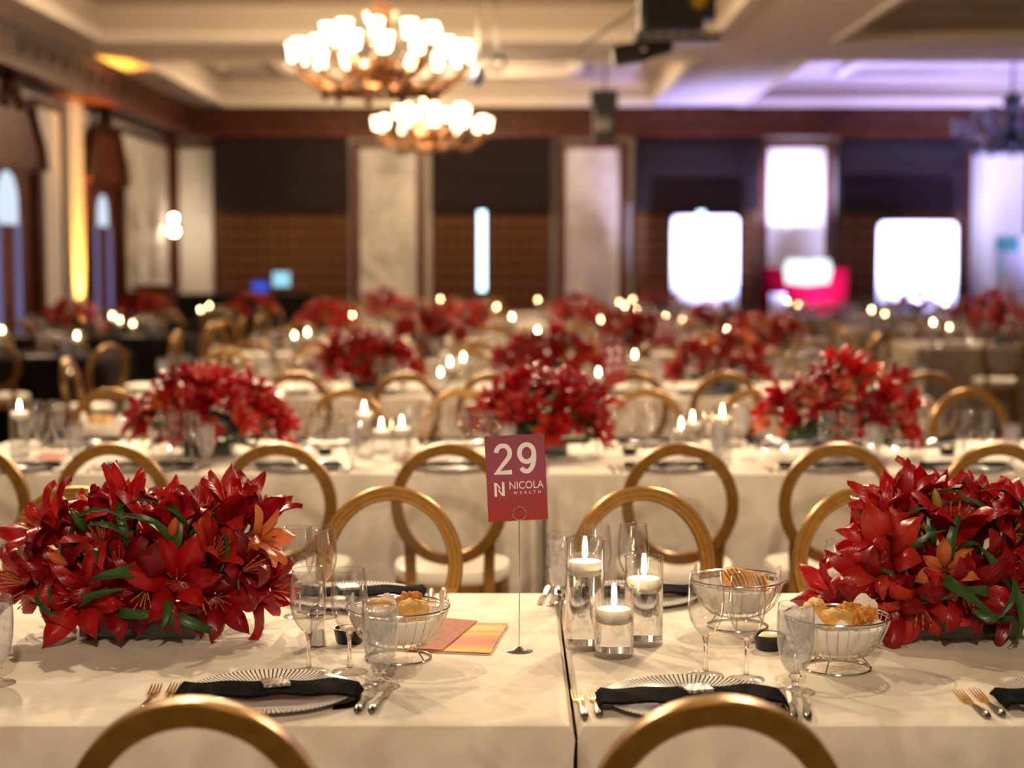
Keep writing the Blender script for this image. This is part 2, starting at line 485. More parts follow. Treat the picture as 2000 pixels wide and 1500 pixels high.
def wall_panel(px0, px1, mat, fans=False):
    y0, y1 = ld(px0), ld(px1)
    p = MB().box((WX, y0, .95), (WX + .05, y1, 3.5)).build('panel', mat, wl, False)
    MB().box((WX, y0 - .1, .85), (WX + .07, y0, 3.6)).box((WX, y1, .85), (WX + .07, y1 + .1, 3.6)).box((WX, y0, 3.5), (WX + .07, y1, 3.6)).box((WX, y0, .85), (WX + .07, y1, .95)).build('panel_frame', DARKWOOD, p, False)
    if fans:
        for yc in ((y0 * .7 + y1 * .3), (y0 * .3 + y1 * .7)):
            for zc in (1.2, 2.0, 2.8):
                m = MB()
                for k in range(-3, 4):
                    an = k * .34
                    m.tube([(WX + .06, yc + math.sin(an) * q * .75, zc + math.cos(an) * q * .62) for q in (0, .3, .6, .85, 1)], [.015, .045, .055, .035, .01], 6)
                tag(m.build('raised_fan', RELIEF, p), kind='stuff')


wall_panel(72, 118, PLASTER)
wall_panel(236, 326, RELIEF, True)
MB().box((WX, 18, 0), (WX + .06, ld(150), .85)).build('wainscot', DARKWOOD, wl, False)
MB().box((WX, ld(228), 0), (WX + .06, WD, .85)).build('wainscot', DARKWOOD, wl, False)
pil = struct(MB().box((WX, ld(121), .14), (WX + .16, ld(146), 3.72)).build('trim_4', PLASTER, smooth=False))
MB().box((WX, ld(120), .78), (WX + .2, ld(147), .88)).build('rail', WOOD, pil, False)
MB().box((WX, ld(119), 0), (WX + .2, ld(148), .14)).build('plinth', WOOD, pil, False)
struct(MB().box((WX, ld(331), 0), (WX + .14, WD, 3.72)).build('trim_5', WOOD, smooth=False))


def carved_door(name, yc, half, ra):
    d = struct(MB().box((WX, yc - half, 0), (WX + .10, yc + half, 2.95)).build(name, WOOD, smooth=False))
    for s in (-1, 1): MB().box((WX, yc + s * half - .12, 0), (WX + .2, yc + s * half + .12, 2.75)).build('jamb', DARKWOOD, d, False)
    poly = [(-half - .18, 2.65), (half + .18, 2.65), (half + .12, 2.85), (half * .62, 3.38), (half * .40, 3.44), (half * .22, 3.36), (.12, 3.62), (0, 3.72), (-.12, 3.62), (-half * .22, 3.36), (-half * .40, 3.44), (-half * .62, 3.38), (-half - .12, 2.85)]
    MB().prism(poly, .1, .17, lambda a, b, h: (WX + h, yc + a, b)).build('pediment', WOOD, d, False)
    for s in (-1, 1):
        pts = [(WX + .2, yc + s * a, z) for a, z in ((half + .18, 2.68), (half + .06, 2.95), (half * .66, 3.40), (half * .42, 3.46), (half * .24, 3.38), (.1, 3.64), (0, 3.74))]
        MB().tube(pts, .055, 8).build('carved_edge', DARKWOOD, d)
    arch = [(-ra, 2.2 - ra * .5), (ra, 2.2 - ra * .5)] + [(ra * math.cos(a), 2.2 + ra * math.sin(a)) for a in [PI * k / 10 for k in range(1, 10)]]
    MB().prism(arch, .1, .115, lambda a, b, h: (WX + h, yc + a, b)).build('fanlight', PANE2, d, False)
    for s in (-1, 1):
        MB().box((WX + .1, yc + s * .4 - .10, .7), (WX + .115, yc + s * .4 + .10, 2.05)).build('glass_light', PANE3, d, False)
        MB().lathe([(0, 0), (.03, .005), (.03, .03), (0, .035)], 10, mat=Matrix.Translation((WX + .11, yc + s * .08, 1.05)) @ Matrix.Rotation(PI / 2, 4, 'Y')).build('door_handle', GOLDM, d)
    return d


PANE2 = emit('fanlight_glass', (.72, .86, 1.0), 1.0); PANE3 = emit('door_glass', (.45, .42, .85), .35)
carved_door('door_1', 20.0, 1.15, .42); carved_door('door_2', 24.65, 1.0, .30)
ex = thing('exit_sign', 'small red lit sign beside the peaked carved door top', 'sign', (WX + .02, ld(222), 3.35))
MB().box((0, -.16, -.1), (.06, .16, .1)).build('housing', BLACK, ex, False)
MB().box((.061, -.14, -.08), (.066, .14, .08)).build('lit_face', emit('exit_red', (1, .02, .03), 1.2), ex, False)

sy = ld(315)
sn = thing('wall_sconce', 'three light wall sconce on the relief panel', 'wall lamp', (WX + .06, sy, 1.95))
MB().lathe([(0, 0), (.07, .005), (.05, .03), (0, .035)], 14, mat=Matrix.Rotation(PI / 2, 4, 'Y')).build('back_plate', BRASS, sn)
BULB = emit('sconce_bulb', (1, .85, .6), 40)
for dy, dz in ((-.10, .02), (.10, .02), (0, .24)):
    MB().tube([(.02, 0, 0), (.12, dy * .6, -.03), (.18, dy, dz - .02)], .012, 6).build('arm', BRASS, sn)
    MB().lathe([(.0, 0), (.035, .01), (.055, .06), (.05, .11), (.0, .13)], 12, (.18, dy, dz)).build('glass_globe', BULB, sn)

up = thing('uplighter', 'black floor uplighter washing the plaster pilaster gold', 'lamp', (WX + .34, (ld(121) + ld(146)) / 2, 0))
MB().lathe([(0, 0), (.10, 0), (.10, .20), (.085, .20), (.085, .15), (0, .15)], 18).build('housing', BLACK, up)
MB().lathe([(0, .155), (.08, .155)], 18).build('lens', emit('gold_lens', (1, .5, .1), 25), up)
lamp('SPOT', (WX + .34, (ld(121) + ld(146)) / 2, .2), 4200, (1, .42, .05), .05, (WX + .17, (ld(121) + ld(146)) / 2, 3.0), 34, .7)
lamp('SPOT', (WX + .9, ld(290), .3), 800, (1, .72, .45), .08, (WX, ld(283), 2.6), 60, .6)

# ------------------------------------------------------------------ ceiling fittings
def downlight(px, py, z, where):
    p = at_z(px, py, z)
    o = thing('downlight', 'round recessed ceiling downlight ' + where, 'ceiling light', p)
    MB().lathe([(.10, -.012), (.135, -.012), (.14, 0), (.10, 0)], 20).build('ring', CEILW, o)
    MB().lathe([(0, -.004), (.1, -.004)], 20).build('lens', emit('downlight_lens', (1, .75, .3), 1.1), o)


for px, py, wh in ((275, 35, 'beside a dark vent'), (605, 28, 'behind the large lit chandelier'), (965, 22, 'near the small square vent'), (1758, 20, 'in the coffer over the grey cloth tables'), (432, 130, 'in the far coffer close to the carved doors wall'), (1045, 150, 'above the second lit chandelier')):
    downlight(px, py, CZ + .42, wh)
for px, py, wh in ((395, 25, 'beside the downlight'), (1167, 14, 'next to the lighting rig'), (1905, 12, 'over the grey cloth tables')):
    p = at_z(px, py, CZ + .42); o = thing('ceiling_vent', 'dark rectangular ceiling vent ' + wh, 'vent', p)
    MB().box((-.22, -.12, -.012), (.22, .12, 0)).build('frame', CEIL, o, False)
    for k in range(5): MB().box((-.19, -.09 + k * .04, -.016), (.19, -.075 + k * .04, -.012)).build('slat', BLACK, o, False)


def chandelier(label, loc, lit, n1=14, n2=9, power=500):
    o = thing('chandelier', label, 'chandelier', loc)
    met = BRASS if lit else BLACK; sh = LIT if lit else UNLIT
    top = CZ + .42 - loc[2]
    MB().tube([(0, 0, .75), (0, 0, top)], .02, 8).build('rod', met, o)
    MB().lathe([(0, top - .06), (.12, top - .05), (.12, top), (0, top)], 16).build('ceiling_rose', met, o)
    MB().lathe([(0, -.05), (.05, -.03), (.09, .05), (.16, .12), (.10, .22), (.05, .30), (.09, .42), (.06, .52), (.13, .6), (.16, .68), (.08, .76), (.03, .8), (0, .8)], 18).build('column', met, o)
    def tier(n, R, z, a0):
        arm = MB().tube([(.06, 0, z - .1), (R * .35, 0, z - .26), (R * .7, 0, z - .24), (R * .95, 0, z - .1), (R, 0, z)], [.03, .026, .026, .02, .018], 6)
        arm.tube([(R * .3 + .1 * math.cos(a), 0, z - .22 + .09 * math.sin(a)) for a in [q * .6 for q in range(9)]], .015, 5)
        arm = arm.mesh('arm', met)
        cup = MB().lathe([(0, -.02), (.03, -.02), (.055, .01), (.02, .03), (0, .03)], 10).mesh('cup', met)
        shade = MB().lathe([(.02, .03), (.05, .04), (.055, .1), (.062, .16), (.075, .20), (.070, .20), (.055, .14), (.045, .05)], 14).mesh('shade', sh)
        for k in range(n):
            a = a0 + 2 * PI * k / n
            put('arm', arm, o, Matrix.Rotation(a, 4, 'Z'))
            t = Matrix.Translation((R * math.cos(a), R * math.sin(a), z))
            put('cup', cup, o, t); put('shade', shade, o, t)
    tier(n1, .84, .18, .1); tier(n2, .52, .36, .3)
    ring = MB().tube([(.55 * math.cos(a), .55 * math.sin(a), -.08) for a in [2 * PI * k / 32 for k in range(32)]], .022, 6, True)
    ring.build('ring', met, o)
    for k in range(10):
        a = 2 * PI * k / 10
        MB().lathe([(0, -.09), (.03, -.07), (.045, -.02), (.02, .02), (0, .02)], 8, (.55 * math.cos(a), .55 * math.sin(a), -.08)).build('finial', met, o)
    if lit:
        for k in range(3):
            a = 2 * PI * k / 3 + .4
            lamp('POINT', (loc[0] + .65 * math.cos(a), loc[1] + .65 * math.sin(a), loc[2] + .5), power / 3, (1, .74, .44), .10)
    return o


chandelier('large lit brass chandelier with two tiers of glowing glass shades', (-1.27, 16.6, 3.28), True, 16, 10, 700)
chandelier('lit brass chandelier hanging close to the curtained back wall', (-1.21, 25.9, 3.32), True, 12, 7, 620)
chandelier('dark unlit chandelier on a rod over the display boards', (7.6, 25.9, 3.30), False, 12, 7)


# lighting rig, hung spot, cable, small fixtures, hung loudspeaker
rd = 14.0
c = at_d(1318, 25, rd)
rig = thing('lighting_rig', 'black moving light cluster hung under the ceiling beam', 'stage light', c)
MB().box((-.30, -.15, -.15), (.22, .15, .20)).build('body', BLACK, rig, False)
MB().box((.18, -.12, -.06), (.32, .12, .26)).build('head', BLACK, rig, False)
MB().lathe([(0, 0), (.075, .0), (.085, .06), (.06, .18), (0, .2)], 16, mat=Matrix.Translation((.18, -.16, .08)) @ Matrix.Rotation(PI / 2, 4, 'X') @ Matrix.Translation((0, 0, -.1))).build('amber_lens', M('amber', (.55, .32, .02), .2), rig)
for k in range(6):
    MB().lathe([(0, 0), (.028, 0), (.028, .05), (0, .05)], 10, mat=Matrix.Translation((-.26 + k * .11, -.12, -.2)) @ Matrix.Rotation(PI / 2, 4, 'X')).build('led_pod', CHROME, rig)
MB().box((-.34, -.10, -.26), (.36, -.02, -.16)).build('rail', STEEL, rig, False)
MB().tube([(0, 0, .2), (0, 0, CZ - c.z)], .03, 8).build('hanging_pole', BLACK, rig)
c2 = at_d(1255, 100, 13.5)
sp = thing('hung_spotlight', 'long black cylinder spotlight tilted under the lighting rig', 'stage light', c2)
rt = Matrix.Rotation(math.radians(80), 4, 'Y')
MB().lathe([(0, -.24), (.075, -.24), (.085, -.2), (.085, 0), (.07, .06), (.05, .2), (.04, .24), (0, .24)], 16, mat=rt).build('barrel', BLACK, sp)
MB().tube([(0, -.11, 0), (0, -.11, .16), (.02, 0, .24), (0, .11, .16), (0, .11, 0)], .012, 6).build('yoke', BLACK, sp)
MB().lathe([(0, -.02), (.03, 0), (0, .02)], 10, (0, -.12, 0)).build('knob', CHROME, sp)
MB().tube([(.02, 0, .23), (.02, .0, CZ - c2.z)], .014, 6).build('clamp_rod', BLACK, sp)
pts = [at_d(px, py, d) for px, py, d in ((1245, 18, 14), (1190, 55, 14.4), (1130, 95, 15), (1070, 108, 15.8), (1010, 108, 16.5), (972, 104, 17))]
tag(MB().tube(pts, .012, 6).build('cable', BLACK), 'thin black cable sagging from the lighting rig', 'cable')
c = at_d(970, 122, 17)
o = thing('ring_fixture', 'small black ring shaped clamp light at the cable end', 'stage light', c)
MB().tube([(.075 * math.cos(a), 0, .085 * math.sin(a)) for a in [2 * PI * k / 20 for k in range(20)]], .022, 8, True).build('ring', BLACK, o)
MB().tube([(0, 0, .085), (0, 0, CZ + .42 - c.z)], .008, 6).build('drop_wire', BLACK, o)
c = at_d(933, 148, 17)
o = thing('blue_spotlight', 'small dark blue spotlight hanging beside the large chandelier', 'stage light', c)
MB().lathe([(0, -.1), (.06, -.1), (.065, .05), (.04, .1), (0, .1)], 14, mat=Matrix.Rotation(.4, 4, 'Y')).build('barrel', M('blue_black', (.012, .018, .06), .3), o)
MB().tube([(0, 0, .08), (0, 0, CZ + .42 - c.z)], .008, 6).build('drop_wire', BLACK, o)
c = at_d(1181, 225, 24)
o = thing('hung_loudspeaker', 'black loudspeaker hung before the palm relief panel', 'loudspeaker', c)
MB().box((-.15, -.14, -.36), (.15, .14, .12)).build('cabinet', BLACK, o, False)
MB().box((-.20, -.12, .12), (.18, .12, .34)).build('bracket', BLACK, o, False)
MB().lathe([(0, 0), (.1, 0), (.11, .02), (.07, .03), (0, .01)], 16, mat=Matrix.Translation((0, -.14, -.14)) @ Matrix.Rotation(PI / 2, 4, 'X')).build('driver', STEEL, o)
MB().tube([(0, 0, .34), (0, 0, CZ - c.z + .42)], .02, 8).build('hanging_pole', BLACK, o)


# ------------------------------------------------------------------ far end: display boards, banner, consoles
BOARD = M('white_board', (.86, .87, .90), .5)


def board(px0, px1, py0, d, label, marks):
    a = at_d(px0, py0, d); b = at_d(px1, py0, d); x0, x1, zt = a.x, b.x, a.z; r = .1
    o = thing('display_board', label, 'display board', ((x0 + x1) / 2, d, 0)); hw = (x1 - x0) / 2
    poly = []
    for cx, cz, a0 in ((hw - r, zt - r, 0), (-hw + r, zt - r, 90), (-hw + r, .45 + r, 180), (hw - r, .45 + r, 270)):
        poly += [(cx + r * math.cos(math.radians(a0 + q)), cz + r * math.sin(math.radians(a0 + q))) for q in (0, 30, 60, 90)]
    MB().prism(poly, -.02, .02, lambda u, v, h: (u, h, v)).build('panel', BOARD, o, False)
    for s in (-1, 1):
        MB().tube([(s * hw * .7, .02, .7), (s * hw * .75, .0, .0)], .02, 6).build('leg', BLACK, o)
    MB().tube([(0, .03, zt * .8), (0, .55, 0)], .02, 6).build('leg', BLACK, o)
    for (u, v, wd, ht, col) in marks:
        MB().box((u - wd / 2, -.026, v - ht / 2), (u + wd / 2, -.021, v + ht / 2)).build('printed_mark', col, o, False)


TEAL = M('print_teal', (.10, .50, .42), .6); LILAC = M('print_grey', (.50, .48, .58), .6); MINT = M('print_mint', (.62, .82, .80), .6); SKIN = M('print_sand', (.85, .74, .6), .6)
board(1312, 1443, 421, 28.4, 'white display board in front of the slit lit curtain', [(.42, 1.05, .25, .4, MINT)])
board(1716, 1870, 433, 28.0, 'wide white display board with small grey marks', [(-.15, 2.0, .2, .14, LILAC), (.35, 1.9, .18, .3, M('print_pale', (.74, .74, .78), .6))])
board(1943, 2090, 460, 26.5, 'white display board with a teal corner print', [(-.4, 1.8, .36, .22, TEAL), (-.5, 1.45, .18, .4, MINT)])
a = at_d(1572, 540, 28.3)
bn = thing('branded_counter', 'magenta counter with a white rounded screen on top', 'counter', (a.x, 28.3, 0))
MB().box((-.68, -.2, 0), (.68, .2, 1.42)).build('body', M('magenta_cloth', (.09, .001, .005), .9, Specular_IOR_Level=0), bn, False)
MB().box((-.62, -.22, .1), (-.36, -.205, 1.0)).build('white_panel', BOARD, bn, False)
poly = [(-.36, 1.16), (.0, 1.12), (.36, 1.16), (.41, 1.4), (.36, 1.56), (.06, 1.57), (0, 1.53), (-.06, 1.57), (-.34, 1.56), (-.40, 1.4)]
MB().prism(poly, -.27, -.23, lambda u, v, h: (u, h, v)).build('screen', emit('lit_screen', (.85, .92, 1), 1.6), bn, False)
for fs_, (tx, ty, tz, ty0, pw, ang) in zip(('white board by the slit lit curtain', 'wide board with grey marks', 'bright wall panel', 'board with the teal corner'), ((3.25, 28.4, 1.75, 25.6, 1700, 42), (6.75, 28.0, 1.7, 25.2, 1900, 46), (4.95, 29.9, 2.75, 25.2, 5200, 21), (9.0, 27, 1.8, 24.4, 1300, 50))):
    o = thing('floor_spotlight', 'low floor spotlight aimed at the ' + fs_, 'stage light', (tx, ty0 - .1, 0), 0, 'spotlights before the display boards')
    MB().lathe([(0, 0), (.12, 0), (.12, .03), (.03, .04), (.03, .55), (0, .55)], 12).build('stand', BLACK, o)
    MB().lathe([(0, -.14), (.06, -.14), (.09, .06), (.085, .06), (.05, -.1), (0, -.1)], 14, mat=Matrix.Translation((0, 0, .66)) @ Matrix.Rotation(-1.2, 4, 'X')).build('head', BLACK, o)
    lamp('SPOT', (tx, ty0 + .04, .72), pw, (.55, .58, 1), .05, (tx, ty, tz), ang, .9)
lamp('SPOT', (5.0, 27.6, .5), 2200, (.40, .38, 1), .2, (5.5, 28.0, 4.2), 130, .9)  # violet washes added without fixtures to tint the back ceiling and window shades
lamp('SPOT', (3.4, 27.0, .5), 900, (.50, .45, 1), .2, (3.3, 29.6, 3.3), 70, .9)
lamp('SPOT', (6.8, 27.0, .5), 900, (.50, .45, 1), .2, (6.8, 29.6, 3.3), 70, .9)
lamp('SPOT', (9.5, 26.0, .5), 2000, (.38, .36, 1), .2, (9.3, 26.5, 4.2), 130, .9)

co = thing('control_desk', 'long black draped control desk under the curtained window', 'desk', (-3.9, 28.2, 0))
MB().box((-1.75, -.35, 0), (.55, .35, .96)).build('skirt', BLACKCLOTH, co, False)
MB().box((-1.78, -.38, .96), (.58, .38, .99)).build('top', BLACK, co, False)
a = at_d(550, 548, 28.1)
o = thing('monitor', 'small glowing cyan monitor on the black control desk', 'monitor', (a.x, 28.1, .99))
MB().box((-.16, -.02, .1), (.16, .02, .38)).build('casing', BLACK, o, False)
MB().box((-.14, -.026, .12), (.14, -.021, .36)).build('screen', emit('cyan_screen', (.35, .75, .9), 1.1), o, False)
MB().box((-.03, -.02, .015), (.03, .02, .1)).box((-.1, -.07, 0), (.1, .07, .015)).build('stand', BLACK, o, False)
o = thing('laptop', 'laptop with a dim blue screen beside the cyan monitor', 'laptop', (a.x - .36, 28.05, .99))
MB().box((-.14, -.1, 0), (.14, .1, .02)).build('base', BLACK, o, False)
MB().box((-.13, .085, .03), (.13, .098, .2)).build('screen', emit('blue_screen', (.06, .12, .8), .8), o, False)
a = at_d(305, 600, 25.5)
po = thing('lectern', 'dark tapered wooden lectern in front of the relief panel', 'lectern', (a.x, 25.5, 0))
MB().prism([(-.20, 0), (.20, 0), (.27, 1.12), (-.27, 1.12)], -.22, .22, lambda u, v, h: (u, h, v)).build('body', WOOD, po, False)
MB().box((-.30, -.26, 1.12), (.30, .26, 1.18)).build('top', DARKWOOD, po, False)
MB().box((-.26, -.18, 0), (.26, .2, .05)).build('plinth', DARKWOOD, po, False)
o = MB().grid(10, 6, lambda i, j: (a.x - .12 + .32 * i, 25.4 + .22 * j, 1.185 + .10 * math.sin(PI * i) * math.sin(PI * j) + .02 * math.sin(i * 17 + j * 9))).build('cloth_bundle', PAPER)
tag(o, 'crumpled white cloth lying on the wooden lectern', 'cloth')
MB_ = MB().box((a.x - .62, 25.6, 0), (a.x - .33, 26.0, 1.08)).build('road_case', BLACK, smooth=False)
tag(MB_, 'black equipment case standing beside the wooden lectern', 'case')


# ------------------------------------------------------------------ chairs
def make_chair():
    o = thing('banquet_chair', 'x', 'chair')
    tl = math.radians(9); ct, st = math.cos(tl), math.sin(tl)
    a_, b_ = .186, .204; zc = .735

    def bk(x, u, h):           # point in the tilted back plane: u up from ring centre, h forward
        return (x, (.225 - u) * st + h * ct, zc + .003 + u * ct + h * st)
    prof = [(-.021, -.013), (-.017, -.017), (.017, -.017), (.021, -.013), (.021, .012), (.017, .017), (.011, .017), (.009, .012), (.005, .012), (.003, .016), (-.003, .016), (-.005, .011), (-.009, .011), (-.011, .014), (-.018, .014), (-.021, .010)]
    n = 56; m = MB(); v = []; f = []
    for k in range(n):
        t = 2 * PI * k / n; cx, cy = math.cos(t), math.sin(t)
        nx, ny = cx / a_, cy / b_; l = math.hypot(nx, ny); nx /= l; ny /= l
        for r, h in prof: v.append(bk(a_ * cx + nx * r, b_ * cy + ny * r, h))
    q = len(prof)
    for k in range(n):
        for i in range(q): f.append((k * q + i, ((k + 1) % n) * q + i, ((k + 1) % n) * q + (i + 1) % q, k * q + (i + 1) % q))
    m.add(v, f); m.build('back_frame', GOLD, o)
    m = MB(); pv = []; pf = []
    for k in range(40):
        t = 2 * PI * k / 40; pv.append(bk((a_ - .018) * math.cos(t), (b_ - .018) * math.sin(t), 0))
    pf.append(tuple(range(40))); m.add(pv, pf); m.build('clear_panel', ACRYLIC, o, False)
    for s in (-1, 1):
        pts = []
        for t, fz in ((-18, 0), (-38, 0)):
            r = math.radians(t); pts.append(Vector(bk(s * a_ * math.cos(r), b_ * math.sin(r), 0)))
        pts += [Vector((s * .142, .088, .56)), Vector((s * .140, .090, .46)), Vector((s * .148, .07, .25)), Vector((s * .165, .01, 0))]
        m = MB(); v = []; f = []
        wd = [.012, .017, .020, .020, .018, .015]
        for i, p in enumerate(pts):
            for (dx, dy) in ((-1, -1), (1, -1), (1, 1), (-1, 1)): v.append(p + Vector((dx * wd[i], dy * .015, 0)))
        for i in range(len(pts) - 1):
            for k in range(4): f.append((i * 4 + k, i * 4 + (k + 1) % 4, i * 4 + 4 + (k + 1) % 4, i * 4 + 4 + k))
        f += [(3, 2, 1, 0), tuple(len(pts) * 4 - 4 + k for k in range(4))]
        m.add(v, f); m.build('leg', GOLD, o)
        MB().lathe([(.012, 0), (.016, .05), (.02, .3), (.026, .36), (.022, .40)], 10, (s * .185, .43, 0), (True, True)).build('leg', GOLD, o)

    def sup(r, n=36):
        out = []
        for k in range(n):
            t = 2 * PI * k / n; c, s_ = math.cos(t), math.sin(t)
            x = abs(c) ** .62 * (1 if c >= 0 else -1); y = abs(s_) ** .62 * (1 if s_ >= 0 else -1)
            out.append((x * (.215 + .015 * y) * r, .272 + y * .205 * r))
        return out
    m = MB(); v = []; f = []; rings = [(.96, .437), (1.0, .447), (1.0, .468), (.96, .484), (.8, .494), (.4, .500)]
    for r, z in rings: v += [(x, y, z) for x, y in sup(r)]
    for i in range(len(rings) - 1):
        for k in range(36): f.append((i * 36 + k, i * 36 + (k + 1) % 36, (i + 1) * 36 + (k + 1) % 36, (i + 1) * 36 + k))
    f += [tuple(reversed(range(36))), tuple((len(rings) - 1) * 36 + k for k in range(36))]
    m.add(v, f); m.build('seat', IVORY, o)
    m = MB(); v = []; f = []
    for r, z in ((.97, .385), (.97, .437)): v += [(x, y, z) for x, y in sup(r)]
    for k in range(36): f.append((k, (k + 1) % 36, 36 + (k + 1) % 36, 36 + k))
    f += [tuple(reversed(range(36))), tuple(36 + k for k in range(36))]
    m.add(v, f); m.build('seat_rail', GOLD, o)
    return o


chair = Proto(make_chair)


# ------------------------------------------------------------------ tablecloths
def cloth(x0, x1, y0, y1, mat, label, group=None, seed=0, name='tablecloth', fold=1.0, joint=0):
    rnd = random.Random(seed); R = .026; per = []
    def side(ax, ay, bx_, by, nx, ny, flat=False):
        L = math.hypot(bx_ - ax, by - ay); n = max(24, int(L / .014))
        ph = [rnd.uniform(0, 6.28) for _ in range(4)]
        for i in range(n):
            t = i / n; s = t * L
            dc = min(s, L - s)
            amp = fold * (.0035 + .050 * math.exp(-dc / .17))
            wv = amp * (math.sin(s * 62 + ph[0]) * .7 + math.sin(s * 33 + ph[1]) * .6) + fold * .004 * math.sin(s * 7 + ph[2])
            if flat: wv = min(wv, 0) * .5 - .012
            per.append((ax + (bx_ - ax) * t, ay + (by - ay) * t, nx, ny, wv, dc))
    side(x0, y0, x1, y0, 0, -1); side(x1, y0, x1, y1, 1, 0, joint > 0); side(x1, y1, x0, y1, 0, 1); side(x0, y1, x0, y0, -1, 0, joint < 0)
    n = len(per); v = []; f = []
    rows = [(-R, TZ, 0), (-R * .4, TZ - R * .18, 0), (0, TZ - R, .05), (.002, TZ - .06, .45), (.004, TZ - .12, .75), (.007, TZ - .25, .9), (.010, TZ - .45, 1.0), (.012, .004, 1.15)]
    for off, z, k in rows:
        for (x, y, nx, ny, wv, dc) in per:
            cx = min(max(x, x0 + R), x1 - R) if off < 0 else x; cy = min(max(y, y0 + R), y1 - R) if off < 0 else y
            d = off + (max(wv, -.02) * k if k else 0)
            if off >= 0: v.append((cx + nx * d, cy + ny * d, z))
            else: v.append((min(max(x, x0 - off), x1 + off), min(max(y, y0 - off), y1 + off), z))
    for i in range(len(rows) - 1):
        for k in range(n): f.append((i * n + k, (i + 1) * n + k, (i + 1) * n + (k + 1) % n, i * n + (k + 1) % n))
    f.append(tuple(range(n)))
    m = MB(); m.add(v, f)
    return tag(m.build(name, mat), label, 'tablecloth', group)


# ------------------------------------------------------------------ glassware
def make_wine(seg=28):
    o = thing('wine_glass', 'x', 'wine glass')
    b = [(.006, .082), (.014, .088), (.024, .100), (.033, .118), (.0375, .140), (.038, .160), (.036, .185), (.0325, .214)]
    MB().lathe(b, seg).tube([(.0325 * math.cos(2 * PI * k / seg), .0325 * math.sin(2 * PI * k / seg), .214) for k in range(seg)], .0008, 5, True).build('bowl', GLASS, o)
    MB().lathe([(.006, .0105), (.012, .007), (.022, .004), (.036, .0012)], seg).tube([(.036 * math.cos(2 * PI * k / seg), .036 * math.sin(2 * PI * k / seg), .0012) for k in range(seg)], .0011, 5, True).build('foot', GLASS, o)
    MB().lathe([(0, .008), (.006, .010), (.0045, .02), (.0038, .045), (.0048, .07), (.008, .082), (.004, .086), (0, .087)], seg).build('stem', STEM, o)
    return o


def make_goblet(seg=28):
    o = thing('water_goblet', 'x', 'water glass')
    b = [(.010, .038), (.020, .045), (.030, .065), (.0355, .095), (.037, .125), (.0365, .155), (.0345, .176)]
    MB().lathe(b, seg).tube([(.0345 * math.cos(2 * PI * k / seg), .0345 * math.sin(2 * PI * k / seg), .176) for k in range(seg)], .001, 5, True).build('bowl', GLASS, o)
    MB().lathe([(0, .040), (.018, .046), (.029, .066), (.0345, .096), (.036, .125), (.0355, .158), (0, .159)], seg).build('ice_water', ICE, o)
    MB().lathe([(.008, .012), (.016, .006), (.026, .004), (.038, .0012)], seg).tube([(.038 * math.cos(2 * PI * k / seg), .038 * math.sin(2 * PI * k / seg), .0012) for k in range(seg)], .0012, 5, True).build('foot', GLASS, o)
    MB().lathe([(0, .009), (.008, .012), (.0075, .024), (.013, .032), (.010, .038), (0, .039)], seg).build('stem', STEM, o)
    return o


wine, goblet = Proto(make_wine), Proto(make_goblet)
wine_s, goblet_s = Proto(lambda: make_wine(14)), Proto(lambda: make_goblet(14))


def make_charger():
    o = MB().lathe([(0, .004), (.105, .004), (.112, .008), (.155, .013), (.165, .016), (.1655, .014), (.155, .009), (.11, .001), (0, .001)], 64).build('charger_plate', CHARGER)
    return tag(o, 'x', 'plate')


def make_napkin(tuck=1, L=.36, W=.105):
    """black napkin laid across the plate, its ends folded under the rim"""
    def top(i, j):
        x = (i - .5) * L; y = (j - .5) * W + .012 * math.sin(x * 9) + .004 * math.sin(x * 40 + j * 3); e = abs(i - .5) * 2
        z = .0240 + .004 * math.sin(PI * j) + .0018 * math.sin(x * 60 + j * 7) - (.0 if e < .95 else (e - .95) / .05 * .012)
        return (x, y + (e ** 6) * (-.022 * tuck if i > .5 else .0), z)
    m = MB().grid(36, 8, top)
    n = len(m.v)
    m.add([(x, y, z - .0055 if 0 < k % 37 < 36 else z - .004) for k, (x, y, z) in enumerate(m.v)], [tuple(reversed(q)) for q in m.f])
    for k in range(36):
        m.f.append((k, n + k, n + k + 1, k + 1)); a = 8 * 37
        m.f.append((a + k, a + k + 1, n + a + k + 1, n + a + k))
    for j in range(8):
        m.f.append((j * 37, (j + 1) * 37, n + (j + 1) * 37, n + j * 37)); m.f.append((j * 37 + 36, n + j * 37 + 36, n + (j + 1) * 37 + 36, (j + 1) * 37 + 36))
    # tail curling back under the plate rim
    tl = MB().grid(10, 3, lambda i, j: (L / 2 - .004 + .012 * math.sin(i * PI) - .045 * i, -.03 - .040 * i + (j - .5) * .05 * (1 - .4 * i), .0060 - .0040 * i + .0005 * j))
    o = m.build('napkin', NAPKIN)
    tl.build('tucked_end', NAPKIN, o)
    return tag(o, 'x', 'napkin')


def make_mint():
    o = MB().box((-.026, -.024, 0), (.026, .024, .006)).build('foil_chocolate', noisy(M('silver_foil', rough=.22, metal=.9), 90, (.55, .48, .42), (.9, .85, .8), 1, .004), smooth=False)
    return tag(o, 'x', 'chocolate')


